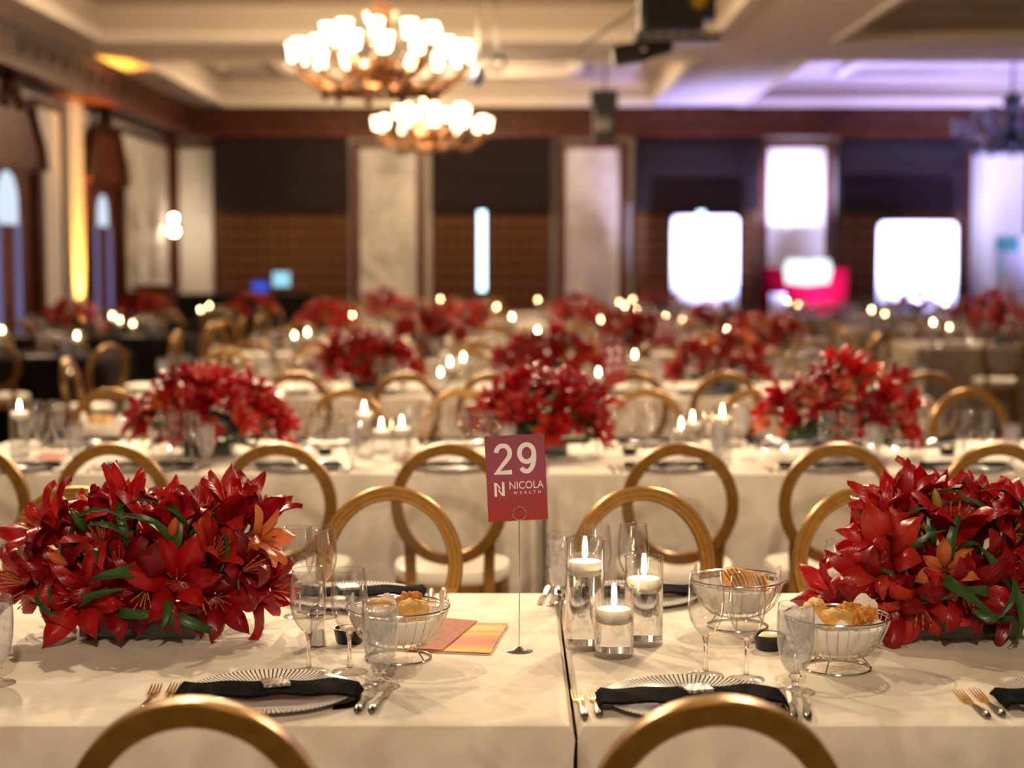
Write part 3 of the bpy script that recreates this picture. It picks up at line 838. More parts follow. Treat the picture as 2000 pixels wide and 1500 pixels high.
def make_fork():
    o = thing('dinner_fork', 'x', 'fork')
    m = MB()
    for k in range(4):
        x = -.0095 + k * .0063
        m.tube([(x * .75, .118, .004), (x, .132, .0032), (x, .165, .006), (x, .186, .0095)], [.0018, .0018, .0016, .0008], 5)
    m.add([(-.009, .112, .004), (.009, .112, .004), (.011, .134, .0035), (-.011, .134, .0035), (-.009, .112, .0022), (.009, .112, .0022), (.011, .134, .0018), (-.011, .134, .0018)], [(0, 1, 2, 3), (7, 6, 5, 4), (0, 4, 5, 1), (1, 5, 6, 2), (2, 6, 7, 3), (3, 7, 4, 0)])
    m.tube([(0, .085, .004), (0, .10, .004), (0, .114, .0032)], [.003, .0035, .006], 6)
    m.build('head', GOLDM, o)
    MB().tube([(0, 0, .0045), (0, .006, .0048), (0, .02, .005), (0, .05, .005), (0, .078, .0045), (0, .09, .004)], [.003, .007, .0085, .0065, .004, .003], 8).build('handle', STEEL, o)
    return o


def make_knife():
    o = thing('table_knife', 'x', 'knife')
    MB().prism([(-.004, .10), (.005, .10), (.010, .115), (.0105, .185), (.004, .203), (-.001, .206), (-.004, .19)], .0035, .0055, lambda a, b, h: (a, b, h)).build('blade', STEEL2, o, False)
    MB().tube([(0, 0, .0055), (0, .006, .006), (0, .025, .006), (0, .06, .0058), (0, .095, .005), (0, .106, .0045)], [.003, .007, .009, .0075, .0055, .004], 8).build('handle', STEEL, o)
    return o


STEEL2 = M('bright_steel', (.62, .56, .46), .25, 1)
charger, mint, fork, knife = Proto(make_charger), Proto(make_mint), Proto(make_fork), Proto(make_knife)
napkin, napkin2 = Proto(lambda: make_napkin(1)), Proto(lambda: make_napkin(-1))


ORD = ('first', 'second', 'third', 'fourth', 'fifth', 'sixth', 'seventh', 'eighth', 'ninth', 'tenth', 'eleventh')


def setting(x, y, face, where, seat, grp, cutlery=True, glasses=True, small=False, mintOn=True, off=((.05, .195), (.135, .185), (.215, .075)), rz=0, fk=(-.222, -.192)):
    """face +1: the diner sits on the camera side; -1: on the far side. seat is a phrase naming the place at the table"""
    W, G = (wine_s, goblet_s) if small else (wine, goblet); ro = (0 if face > 0 else PI) + rz
    P = lambda dx, dy, z=0: (x + face * dx, y + face * dy, TZ + z)
    charger('pale ribbed charger plate%s' % seat, P(0, 0, .0), ro, grp('chargers'))
    napkin('black folded napkin%s' % seat, P(0, -.012, .0), ro, grp('napkins'))
    if mintOn: mint('foil wrapped chocolate square%s' % seat, P(.012, -.008, .0292), ro + .3, grp('chocolates'))
    if cutlery:
        fork('outer gold tined fork%s' % seat, P(fk[0], -.115), ro + .06, grp('forks'))
        fork('inner gold tined fork%s' % seat, P(fk[1], -.105), ro + .03, grp('forks'))
        knife('inner table knife%s' % seat, P(.180, -.125), ro - .10, grp('knives'))
        knife('outer table knife%s' % seat, P(.206, -.125), ro - .12, grp('knives'))
    if glasses:
        W('inner wine glass%s' % seat, P(*off[0]), 0, grp('wine glasses'))
        W('outer wine glass%s' % seat, P(*off[1]), 0, grp('wine glasses'))
        G('iced water goblet%s' % seat, P(*off[2]), 0, grp('water goblets'))


# ------------------------------------------------------------------ candles
def make_candle(hh, water=WATER, seg=32):
    def mk():
        R = .0425
        o = thing('candle_cylinder', 'x', 'candle holder')
        MB().lathe([(R, .004), (R, hh)], seg).tube([(R * math.cos(2 * PI * k / seg), R * math.sin(2 * PI * k / seg), hh) for k in range(seg)], .0012, 5, True).build('glass_wall', GLASS, o)
        MB().lathe([(0, 0), (R - .002, 0), (R, .003), (R, .012), (R - .004, .014), (0, .014)], seg).build('glass_base', GLASS, o)
        wt = hh - .066
        MB().lathe([(0, .0145), (R - .0012, .0145), (R - .0012, wt), (0, wt)], seg).build('water', water, o)
        return o
    return Proto(mk)


def make_float():
    o = thing('floating_candle', 'x', 'candle')
    MB().lathe([(0, 0), (.024, 0), (.034, .008), (.0385, .020), (.0385, .027), (.035, .031), (.012, .033), (0, .032)], 28).build('wax', WAX, o)
    MB().tube([(0, 0, .03), (.0005, 0, .042)], .0011, 5).build('wick', WICK, o)
    MB().lathe([(0, .036), (.0045, .040), (.0066, .047), (.0060, .056), (.0034, .068), (.0010, .079), (0, .083)], 10).build('flame', FLAME, o)
    return o


flo = Proto(make_float)
CYL = {h: make_candle(h) for h in (.24, .195, .15)}
CYLS = {h: make_candle(h, CLEARW, 18) for h in (.24, .195, .15)}


SPOTS = []


def candle(x, y, h, where, grp=None, far=False, size=''):
    x0_, y0_ = x, y
    allr = SPOTS + GLASS_AT
    for k in range(40):                        # find room between the glasses
        if not far or all(math.hypot(x - a, y - b) > r + .047 for a, b, r in allr) or k == 39: break
        x, y = x0_ + (k // 6 + 1) * .035 * (1 if k % 2 else -1), y0_ + (0, .06, -.06)[(k // 2) % 3]
    SPOTS.append((x, y, .045))
    (CYLS if far else CYL)[h]('%s glass candle cylinder, %s' % (size, where), (x, y, TZ), 0, grp('candle cylinders') if grp else None)
    flo('lit floating candle, %s cylinder, %s' % (size.lower(), where), (x, y, TZ + h - .066 - .012), 0, grp('floating candles') if grp else None)


# ------------------------------------------------------------------ lilies
def petal_pts(L, W, angs, nu=6, nv=9, cup=.35):
    """one petal growing from the bloom's base; bloom axis +Z, petal leans towards +X"""
    n = nv * 3; x = .004; z = 0; pos = []; ang = []
    for i in range(n + 1):
        s = i / n
        a = angs[0] + (angs[1] - angs[0]) * min(1, s / .65) if s < .65 else angs[1] + (angs[2] - angs[1]) * (s - .65) / .35
        pos.append((x, z)); ang.append(a); x += L / n * math.sin(a); z += L / n * math.cos(a)
    v = []; f = []
    for j in range(nv + 1):
        s = j / nv; px, pz = pos[min(n, j * 3)]; a = ang[min(n, j * 3)]
        wdt = W * max(.16 * (1 - s), s ** .75 * (1 - s) ** .85 / (.469 ** .75 * .531 ** .85))
        if s == 0: wdt = W * .16
        if j == nv: wdt = W * .03
        nx, nz = math.cos(a), -math.sin(a)          # outward normal of the petal
        for i in range(nu + 1):
            u = i / nu * 2 - 1
            h = -cup * W * (u * u) * (1 - .6 * s) + (.05 * W if abs(u) < .05 else 0) + .04 * W * math.sin(9 * s + u * 4)
            v.append((px - nx * h * 1.0, u * wdt / 2, pz - nz * h))
    for j in range(nv):
        for i in range(nu):
            f.append((j * (nu + 1) + i, j * (nu + 1) + i + 1, (j + 1) * (nu + 1) + i + 1, (j + 1) * (nu + 1) + i))
    return v, f


R_ = math.radians
SHAPES = {'open': (R_(20), R_(62), R_(125)), 'wide': (R_(30), R_(78), R_(150)), 'cup': (R_(12), R_(40), R_(75)), 'half': (R_(8), R_(28), R_(50))}
PETALS = {}
for sh, an in SHAPES.items():
    for k, (l, wd) in enumerate(((.128, .052), (.120, .042), (.132, .047))):
        a2 = tuple(a * (1 + .09 * (k - 1)) for a in an)
        for mi, mt in enumerate(RED + [ORANGE]):
            m = MB(); m.add(*petal_pts(l, wd, a2)); PETALS[sh, k, mi] = m.mesh('petal', mt)


def core_pts(m):
    for k in range(6):
        a = k * PI / 3 + .5
        m.tube([(0, 0, .01), (.008 * math.cos(a), .008 * math.sin(a), .04), (.018 * math.cos(a), .018 * math.sin(a), .07)], .0011, 4)
        m.lathe([(0, -.006), (.0022, 0), (0, .006)], 5, (.018 * math.cos(a), .018 * math.sin(a), .071))
    m.tube([(0, 0, 0), (0, 0, .078)], .0016, 5)
    return m


CORE = core_pts(MB()).mesh('stamens', STAMEN)
BLOOM = {}
for sh, an in SHAPES.items():
    for mi, mt in enumerate(RED + [ORANGE]):
        m = MB(); rr = random.Random(len(BLOOM))
        for k in range(6):
            v, f = petal_pts(.130 if k % 2 else .120, .052 if k % 2 else .043, tuple(a * rr.uniform(.9, 1.1) for a in an), 4, 6)
            r = Matrix.Rotation(k * PI / 3 + rr.uniform(-.12, .12), 3, 'Z'); m.add([r @ Vector(p) for p in v], f)
        BLOOM[sh, mi] = m.mesh('lily', mt)


def leaf_mesh(L, W, droop):
    def fn(i, j):
        u = i * 2 - 1; s = j; a = .15 + droop * s
        return (L * (math.sin(a * s + .1) * s), u * W / 2 * (math.sin(PI * min(1, s * .96 + .04)) ** .8 + .02), L * math.cos(a * s * .9) * s + abs(u) * W * .18)
    return MB().grid(4, 9, fn).mesh('leaf', LEAF)


LEAVES = [leaf_mesh(.12, .026, .9), leaf_mesh(.15, .024, 1.5), leaf_mesh(.10, .03, .5)]
BUDM = [MB().lathe([(0, 0), (.008, .006), (.0145, .025), (.0155, .045), (.011, .068), (.004, .082), (0, .085)], 10).mesh('bud', mt) for mt in (BUD, ORANGE, LEAF)]


def basis(axis, roll=0):
    z = Vector(axis).normalized(); x = Vector((0, 0, 1)).cross(z)
    if x.length < .05: x = Vector((1, 0, 0))
    x.normalize(); y = z.cross(x)
    return Matrix((x, y, z)).transposed().to_4x4() @ Matrix.Rotation(roll, 4, 'Z')


def add_lily(root, pos, axis, shape, mi, s, rnd, fine):
    """pos: bloom base, relative to the arrangement"""
    mt = Matrix.Translation(pos) @ basis(axis, rnd.uniform(0, 6.28)) @ Matrix.Scale(s, 4)
    low = min((mt @ v.co).z for v in BLOOM[shape, mi].vertices)
    if low < .002: mt = Matrix.Translation((0, 0, .002 - low)) @ mt
    if not fine:
        return put('lily', BLOOM[shape, mi], root, mt)
    c = put('lily', CORE, root, mt)
    for k in range(6):
        q = Matrix.Rotation(k * PI / 3 + rnd.uniform(-.13, .13), 4, 'Z') @ Matrix.Rotation(rnd.uniform(-.22, .16), 4, 'Y') @ Matrix.Rotation(rnd.uniform(-.15, .15), 4, 'X') @ Matrix.Scale(rnd.uniform(.88, 1.1), 4)
        put('petal', PETALS[shape, k % 2 if rnd.random() < .7 else 2, mi], c, q)


def vase(root, hx=.15, hy=.075, hz=.10):
    MB().box((-hx, -hy, 0), (hx, hy, .006)).box((-hx, -hy, .006), (hx, -hy + .003, hz)).box((-hx, hy - .003, .006), (hx, hy, hz)).box((-hx, -hy + .003, .006), (-hx + .003, hy - .003, hz)).box((hx - .003, -hy + .003, .006), (hx, hy - .003, hz)).build('glass_vase', ACRYLIC, root, False)
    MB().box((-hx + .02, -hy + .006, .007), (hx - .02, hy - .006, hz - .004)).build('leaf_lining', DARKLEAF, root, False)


def arrangement(x, y, label, group=None, n=26, rx=.30, ry=.17, rz=.24, seed=1, fine=False, nleaf=16, orange=.06, spread=1.0, hand=None):
    rnd = random.Random(seed); SPOTS.extend([(x + dx, y, .17) for dx in (-.2, 0, .2)])
    o = thing('lily_arrangement', label, 'flowers', (x, y, TZ + .001), 0, group)
    vase(o, *((.15, .07, .075) if fine else (.12, .06, .07)))
    c0 = Vector((0, 0, .10))
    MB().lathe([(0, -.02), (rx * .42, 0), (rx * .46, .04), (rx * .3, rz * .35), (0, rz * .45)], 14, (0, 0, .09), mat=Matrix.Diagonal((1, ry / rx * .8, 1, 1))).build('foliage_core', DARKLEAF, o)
    spots = []
    if hand:
        for (px, py, dy, ax, shp, mi, s) in hand:
            p = at_d(px, py, y + dy) - Vector((x, y, TZ))
            a = Vector(ax).normalized(); spots.append((p - a * .05 * s, a, shp, mi, s * 1.08))
    for i in range(n):
        t = (i + .5) / n; el = math.asin(min(1, .02 + .98 * t)); az = i * 2.39996 + rnd.uniform(-.25, .25)
        d = Vector((math.cos(el) * math.cos(az), math.cos(el) * math.sin(az), math.sin(el)))
        k = rnd.uniform(.78, 1.02)
        p = Vector((d.x * rx * k, d.y * ry * k, .09 + d.z * rz * k))
        a = Vector((d.x * 1.0 + rnd.uniform(-.3, .3), d.y * 1.1 + rnd.uniform(-.3, .3), d.z * .9 + .15 + rnd.uniform(-.2, .35))).normalized()
        if hand:
            if d.y < -.1: continue
            p.z = min(p.z, .26)
        mi = 3 if rnd.random() < orange else rnd.choice((0, 0, 1, 1, 2))
        spots.append((p, a, rnd.choice(('open', 'open', 'wide', 'cup', 'half')), mi, rnd.uniform(.88, 1.08) if mi < 3 else .7))
    for p, a, shp, mi, s in spots:
        add_lily(o, p, a, shp, mi, s, rnd, fine)
    if fine:                                    # stems from the vase up to each bloom
        for p, a, shp, mi, s in spots:
            b = Vector((p.x * .3, p.y * .3, .08)); mid = (b + p) / 2 + Vector((0, 0, .02))
            MB().tube([b, mid, p - a * .02, p + a * .004], [.003, .003, .0035, .005], 6).build('stem', LEAF, o)
    for i in range(nleaf):
        az = i * 2.39996 + rnd.uniform(-.4, .4); el = rnd.uniform(-.15, 1.2)
        d = Vector((math.cos(el) * math.cos(az), math.cos(el) * math.sin(az), math.sin(el)))
        p = Vector((d.x * rx * .60, d.y * ry * .60, .10 + d.z * rz * .60))
        lm = rnd.choice(LEAVES); mt = Matrix.Translation(p) @ basis(d + Vector((rnd.uniform(-.3, .3), 0, rnd.uniform(-.1, .3))), rnd.uniform(0, 6.28)) @ Matrix.Scale(rnd.uniform(.8, 1.1), 4)
        low = min((mt @ v.co).z for v in lm.vertices)
        put('leaf', lm, o, Matrix.Translation((0, 0, max(0, .003 - low))) @ mt)
    for i in range(10 if fine else 6):        # leaves spreading low over the cloth
        az = i * 2 * PI / (10 if fine else 6) + rnd.uniform(-.3, .3)
        d = Vector((math.cos(az), math.sin(az), .12)); lm = LEAVES[1]; mt = Matrix.Translation((d.x * .15, d.y * .07, .07)) @ basis(d, rnd.uniform(-.6, .6)) @ Matrix.Scale(1.0, 4)
        low = min((mt @ v.co).z for v in lm.vertices); put('leaf', lm, o, Matrix.Translation((0, 0, max(0, .003 - low))) @ mt)
    for i in range(max(2, nleaf // 4)):
        az = rnd.uniform(0, 6.28); el = rnd.uniform(.2, 1.4)
        d = Vector((math.cos(el) * math.cos(az), math.cos(el) * math.sin(az), math.sin(el)))
        p = Vector((d.x * rx * .92, d.y * ry * .92, .10 + d.z * rz * .95))
        put('bud', rnd.choice(BUDM), o, Matrix.Translation(p * .93) @ basis(d + Vector((0, 0, .2)), 0) @ Matrix.Scale(.75, 4))
    return o


# ------------------------------------------------------------------ baskets, dishes, cards
def make_basket():
    o = thing('bread_basket', 'x', 'basket')
    prof = [(.046, .030), (.066, .036), (.086, .056), (.100, .085), (.109, .113)]
    def circ(r, z, n=44): return [(r * math.cos(2 * PI * k / n), r * math.sin(2 * PI * k / n), z) for k in range(n)]
    MB().tube(circ(.109, .113), .0024, 8, True).build('rim', CHROME, o)
    MB().tube(circ(.106, .107), .0014, 6, True).build('rim_wire', CHROME, o)
    MB().tube(circ(.070, .003), .0026, 8, True).build('foot_ring', CHROME, o)
    MB().tube(circ(.046, .030, 28), .0018, 6, True).build('base_ring', CHROME, o)
    wire = MB().tube([(r, 0, z) for r, z in prof], .0012, 5).mesh('wire', CHROME)
    for k in range(30): put('wire', wire, o, Matrix.Rotation(2 * PI * k / 30, 4, 'Z'))
    leg = MB().tube([(.047, 0, .030), (.058, 0, .018), (.070, 0, .004)], .0018, 6).mesh('leg', CHROME)
    for k in range(3): put('leg', leg, o, Matrix.Rotation(2 * PI * k / 3 + .5, 4, 'Z'))
    return o


def make_liner():
    rnd = random.Random(3)
    def fn(i, j):
        a = 2 * PI * i; s = j
        r = .006 + .093 * min(1, s * 1.35) ** .7 - .012 * max(0, s - .75); z = .036 + .012 * s + .085 * max(0, s - .25) ** 1.3 / .75 ** 1.3
        pk = max(0, math.cos(2 * a + .6)) ** 6 + .55 * max(0, math.cos(3 * a + 2)) ** 8
        z = min(z, .098) + pk * .048 * s ** 6; r += (.004 * math.sin(9 * a) + .003 * math.sin(17 * a + 1)) * s
        return (r * math.cos(a), r * math.sin(a), z)
    o = MB().grid(72, 12, fn).build('basket_liner', PAPER)
    return tag(o, 'x', 'napkin')


def make_roll(mat, s=1.0, lump=.1, seed=0):
    def mk():
        def fn(i, j):
            a = 2 * PI * i; e = PI * (j - .5)
            k = 1 + lump * math.sin(3 * a + 2 * e + seed) * math.cos(e) + lump * .7 * math.sin(7 * a - 5 * e + seed)
            return (.036 * s * k * math.cos(e) * math.cos(a), .030 * s * k * math.cos(e) * math.sin(a), .022 * s * k * math.sin(e) + .022 * s)
        return tag(MB().grid(20, 12, fn).build('bread_roll', mat), 'x', 'bread')
    return Proto(mk)


basket, liner = Proto(make_basket), Proto(make_liner)
roll, fried = make_roll(BREAD), make_roll(CRUMB, .8, .2, 2)


def make_dish():
    o = thing('butter_dish', 'x', 'dish')
    MB().lathe([(0, 0), (.026, 0), (.030, .004), (.036, .034), (.033, .034), (.028, .008), (0, .006)], 28).build('cup', BLACKP, o)
    MB().lathe([(0, .007), (.024, .007), (.026, .028), (.018, .036), (0, .038)], 20).build('butter', BUTTER, o)
    return o


def make_shaker():
    o = thing('salt_shaker', 'x', 'shaker')
    MB().lathe([(0, 0), (.019, 0), (.020, .004), (.015, .055), (.0145, .062), (0, .062)], 8).build('glass_body', GLASS, o, False)
    MB().lathe([(0, .004), (.016, .004), (.0135, .038), (0, .04)], 8).build('salt', M('salt', (.7, .68, .66), .8), o, False)
    MB().lathe([(.016, .060), (.017, .064), (.0165, .070), (.0145, .073), (.016, .077), (.014, .085), (.007, .092), (0, .094)], 18).build('metal_cap', CHROME, o)
    return o


dish, shaker = Proto(make_dish), Proto(make_shaker)


def card_mat():
    m = M('card_print', (.4, .1, .1), .45); b = m.node_tree.nodes['Principled BSDF']
    s = nd(m, 'ShaderNodeSeparateXYZ'); lk(m, coords(m), s.inputs[0])
    r = nd(m, 'ShaderNodeMapRange'); r.inputs[1].default_value = 0; r.inputs[2].default_value = .186; lk(m, s.outputs[2], r.inputs[0])
    lk(m, ramp(m, r.outputs[0], [(0, (.36, .024, .028)), (.25, (.34, .035, .045)), (.5, (.33, .055, .115)), (.8, (.31, .06, .11)), (1, (.28, .05, .075))]), b.inputs['Base Color'])
    return m


CARD = card_mat(); PRINT = M('card_white', (.90, .84, .84), .5)


def text_mesh(body, size, mat, name='lettering', space=1.0, xscale=1.0, depth=.00025, bold=0):
    cu = bpy.data.curves.new('lettering', 'FONT'); cu.body = body; cu.size = size; cu.extrude = depth; cu.space_character = space; cu.offset = bold
    cu.align_x = 'CENTER'; cu.resolution_u = 6
    t = bpy.data.objects.new('t', cu); COL.objects.link(t)
    dg = bpy.context.evaluated_depsgraph_get(); me = bpy.data.meshes.new_from_object(t.evaluated_get(dg))
    bpy.data.objects.remove(t); me.name = name; me.materials.clear(); me.materials.append(mat)
    for v in me.vertices: v.co.x *= xscale
    return me


def arc(cx, cy, r, a0, a1, n=14, ry=None):
    return [(cx + r * math.cos(math.radians(a0 + (a1 - a0) * k / n)), cy + (ry or r) * math.sin(math.radians(a0 + (a1 - a0) * k / n))) for k in range(n + 1)]


DIGITS = {'2': [arc(.5, .72, .40, 175, -40, ry=.28) + [(.10, .0), (.98, .0)]], '9': [arc(.5, .68, .42, 0, 360, 28, .32), arc(.46, .56, .46, 15, -132, 18, .56)],
          '3': [arc(.47, .74, .34, 165, -88, ry=.26), arc(.47, .25, .40, 88, -165, ry=.25)], '5': [[(.88, 1), (.24, 1), (.16, .54)], arc(.47, .32, .42, 132, -155, ry=.32)]}


def numeral(ch, parent, x0):
    """one bold digit as flat stroked ribbons"""
    W_, H_, t = .0370, .0580, .0050; m = MB()
    for li, line in enumerate(DIGITS[ch]):
        pts = [Vector((x0 + (p[0] - .5) * W_, p[1] * H_)) for p in line]; v = []; n = len(pts)
        closed = (pts[0] - pts[-1]).length < 1e-6
        for i, p in enumerate(pts):
            nx = pts[i + 1] if i < n - 1 else (pts[1] if closed else p); pv = pts[i - 1] if i else (pts[-2] if closed else p)
            a = (p - pv).normalized() if (p - pv).length > 0 else (nx - p).normalized(); b = (nx - p).normalized() if (nx - p).length > 0 else a
            d = (a + b).normalized(); nv = Vector((-d.y, d.x)); k = min(1.7, 1 / max(.3, nv.dot(Vector((-a.y, a.x)))))
            for sgn in (1, -1):
                q = p + nv * sgn * t * k; v.append((q.x, -.0006 - li * .00005, .1062 + q.y))
        m.add(v, [(2 * i, 2 * i + 1, 2 * i + 3, 2 * i + 2) for i in range(n - 1)])
    m.build('numeral', PRINT, parent, False)


def number_stand(number, loc, yaw, roll_, label, where):
    """wire stand with base, rod and spiral clip, holding a printed card"""
    o = thing('sign_stand', 'chrome wire table number stand %s' % where, 'sign stand', loc, 0)
    MB().lathe([(.0, 0), (.030, 0), (.030, .001), (.014, .0045), (.005, .010), (0, .0105)], 32).build('base', CHROME, o)
    MB().tube([(0, 0, .008), (.0005, 0, .15), (0, 0, .288)], .0011, 6).build('rod', CHROME, o)
    MB().tube([(.0145 * math.cos(a), -.0022, .3025 + .0145 * math.sin(a)) for a in [2 * PI * k / 30 for k in range(30)]], .0009, 6, True).build('ring_clip', CHROME, o)
    c = thing('number_card', label, 'sign', (loc[0], loc[1], loc[2] + .286))
    c.rotation_euler = (0, roll_, yaw)
    w2, hh = .0645, .186
    MB().box((-w2 - .002, 0, 0), (w2 - .002, .0007, hh)).build('card', CARD, c, False)
    rot = Matrix.Rotation(PI / 2, 4, 'X')
    for k, ch in enumerate(number): numeral(ch, c, (-.0285, .0225)[k])
    put('lettering', text_mesh('NICOLA', .0235, PRINT, 'lettering', 1.0, .86), c, Matrix.Translation((.0185, -.0003, .0690)) @ rot)
    put('lettering', text_mesh('WEALTH', .0092, PRINT, 'lettering', 2.0, 1), c, Matrix.Translation((.0200, -.0003, .0575)) @ rot)
    lg = MB()
    fn = lambda a, b, h: (-.0505 + a * .022, h, .0545 + b * .031)
    lg.prism([(0, 0), (.24, 0), (.24, .81), (.60, .45), (.60, .62), (.32, .93), (0, 1)], -.0005, 0, fn)
    lg.prism([(1, 1), (.76, 1), (.76, .19), (.40, .55), (.40, .38), (.68, .07), (1, 0)], -.00045, 0, fn)
    lg.build('logo', PRINT, c, False)
    return o


# ------------------------------------------------------------------ ROW ONE: the table with the 29 card
Y1a, Y1b, JX = 3.03, 4.268, .118
cloth(-2.35, JX - .002, Y1a, Y1b, CLOTH, 'ivory velvet tablecloth under the 29 card stand', None, 1, joint=1)
cloth(JX + .002, 2.56, Y1a, Y1b, CLOTH, 'ivory velvet tablecloth under the three candle cylinders beside the 29 card', None, 2, joint=-1)
nog = lambda k: None
p = at_z(527, 1362, TZ)
setting(p.x, p.y, 1, '', ' beside the bread basket and menu cards', nog, off=((.052, .200), (.136, .200), (.209, .080)))
p = at_z(1347, 1374, TZ)
setting(p.x, p.y, 1, '', ' in front of the three candle cylinders', nog, off=((.055, .215), (.134, .185), (.216, .085)), fk=(-.205, -.178))
p = at_z(2125, 1374, TZ)
setting(p.x, p.y, 1, '', ' in front of the lilies by the chip basket', nog, glasses=False)
g = at_z(-8, 1335, TZ); goblet('short stemmed goblet of iced water beside the dark vase of lilies, apart from any plate', g, 0)
setting(at_z(690, 1170, TZ).x, at_z(690, 1172, TZ).y, -1, '', ' across from the menu cards', nog, off=((.11, .19), (.055, .20), (.36, .14)))
q = at_z(1235, 1170, TZ)
setting(q.x, q.y, -1, '', ' behind the candle cylinders', nog, off=((.01, .16), (.10, .17), (.18, .07)))
g = at_z(1640, 1200, TZ); goblet('short stemmed goblet of iced water half behind the lilies and shaker', g, 0)

pc = at_z(1142, 1266, TZ); candle(pc.x, pc.y, .24, 'beside the 29 card', None, False, 'tall')
pc = at_z(1257, 1258, TZ); candle(pc.x, pc.y, .195, 'beside the 29 card', None, False, 'medium')
pc = at_z(1199, 1281, TZ); candle(pc.x, pc.y, .15, 'beside the 29 card', None, False, 'short')

sg = at_z(1014, 1272, TZ)
number_stand('29', sg, math.radians(4), math.radians(-2.6), 'sharp red card printed twenty nine in white numerals', 'holding the twenty nine card')

# baskets
bp1 = at_z(778, 1286, TZ); bp2 = at_z(1440, 1224, TZ); bp3 = at_z(1634, 1306, TZ)
for b, wh in ((bp1, 'beside the menu cards'), (bp2, 'of crackers behind the empty wine glasses'), (bp3, 'beside the water goblet and red lilies')):
    basket('round chrome wire bread basket ' + wh, b, random.uniform(0, 3)); liner('white paper liner in the basket ' + wh, b, random.uniform(0, 3))
def food(P, b, dx, dy, dz, lab, rot=(0, 0, 0)):
    o = P(lab, (b.x + dx, b.y + dy, TZ + dz)); o.rotation_euler = rot; return o
food(roll, bp1, .03, -.012, 0.086, 'golden bread roll at the front of the basket beside the menu cards', (.2, .1, .4))
food(fried, bp1, .022, .03, 0.103, 'brown crusty bread piece at the back of the basket beside the menu cards', (.3, -.4, 1))
food(roll, bp1, -.04, .01, 0.084, 'golden bread roll hidden behind the goblet in the basket by the menu cards', (0, .3, 1.4))
food(roll, bp3, -.008, -.02, 0.086, 'large golden roll at the front of the basket by the lilies', (.1, .1, .3))
food(fried, bp3, .028, .022, 0.100, 'brown crusty bread piece at the back of the basket by the lilies', (.4, -.3, .8))
food(fried, bp3, .055, -.002, 0.096, 'brown crusty bread piece against the liner in the basket by the lilies', (.2, .5, 2))
food(roll, bp3, -.045, .03, 0.096, 'pale bread roll leaning on the rim of the basket by the lilies', (.3, -.6, 1.2))
for k in range(11):
    o = MB().lathe([(0, -.0016), (.026, -.0016), (.027, 0), (.026, .0016), (0, .0016)], 18).build('cracker', CRACKER)
    o.location = (bp2.x - .028 + k * .0085, bp2.y - .01 + .012 * math.sin(k * .35), TZ + .108 + .006 * math.sin(k * .5) ); o.rotation_euler = (math.radians(6 * math.sin(k)), math.radians(58 + 2 * k), .25)
    tag(o, 'round golden cracker in the fanned row in the far wire basket', 'cracker', 'crackers fanned in the far basket')
dish('black ramekin of butter beside the basket and menu cards', at_z(683, 1255, TZ), 0)
dish('black ramekin of butter behind the water goblet near the crackers', at_z(1503, 1268, TZ), 0)
shaker('faceted glass salt shaker between the lilies and wine glasses', at_z(620, 1262, TZ), 0)
shaker('salt shaker with a metal cap behind the bread basket by the lilies', at_z(1590, 1262, TZ), 0)


def slab(name, corners, z, mat, label, cat):
    ps = [at_z(*c, z) for c in corners]; c = sum(ps, Vector()) / 4
    m = MB(); v = [p - c for p in ps] + [p - c - Vector((0, 0, .0015)) for p in ps]
    m.add(v, [(0, 1, 2, 3), (7, 6, 5, 4), (0, 4, 5, 1), (1, 5, 6, 2), (2, 6, 7, 3), (3, 7, 4, 0)])
    o = m.build(name, mat, None, False); o.location = c
    return tag(o, label, cat)


SWIRL = M('orange_swirl', (.8, .4, .1), .5, Specular_IOR_Level=.12); b_ = SWIRL.node_tree.nodes['Principled BSDF']
wv = nd(SWIRL, 'ShaderNodeTexWave', bands_direction='Y'); wv.inputs['Scale'].default_value = 2.6; wv.inputs['Distortion'].default_value = 3; wv.inputs['Detail'].default_value = 1; wv.inputs['Detail Scale'].default_value = .6; wv.inputs['Phase Offset'].default_value = 1.2
lk(SWIRL, coords(SWIRL, 'Object', (.25, .5, 1)), wv.inputs['Vector'])
lk(SWIRL, ramp(SWIRL, wv.outputs[1], [(0, (.42, .13, .07)), (.35, (.60, .22, .07)), (.6, (.85, .36, .05)), (.8, (.80, .22, .02)), (1, (.80, .45, .17))]), b_.inputs['Base Color'])
ROSE = M('rose_print', (.5, .24, .18), .6, Specular_IOR_Level=.05); b_ = ROSE.node_tree.nodes['Principled BSDF']
n_ = nd(ROSE, 'ShaderNodeTexNoise'); n_.inputs['Scale'].default_value = 60; lk(ROSE, coords(ROSE, 'Object', (1, 6, 1)), n_.inputs['Vector'])
lk(ROSE, ramp(ROSE, n_.outputs[0], [(.45, (.32, .11, .075)), (.7, (.48, .25, .18))]), b_.inputs['Base Color'])
slab('menu_booklet', [(792, 1268), (958, 1275), (992, 1217), (880, 1214)], TZ + .0055, SWIRL, 'glossy menu booklet with an orange swirl print', 'menu')
slab('menu_card', [(806, 1266), (864, 1269), (933, 1212), (862, 1206)], TZ + .0078, ROSE, 'rose brown menu card lying on the orange booklet', 'menu')
slab('menu_leaflet', [(796, 1270), (955, 1278), (988, 1221), (878, 1217)], TZ + .0022, PAPER, 'white leaflet under the orange menu booklet', 'menu')

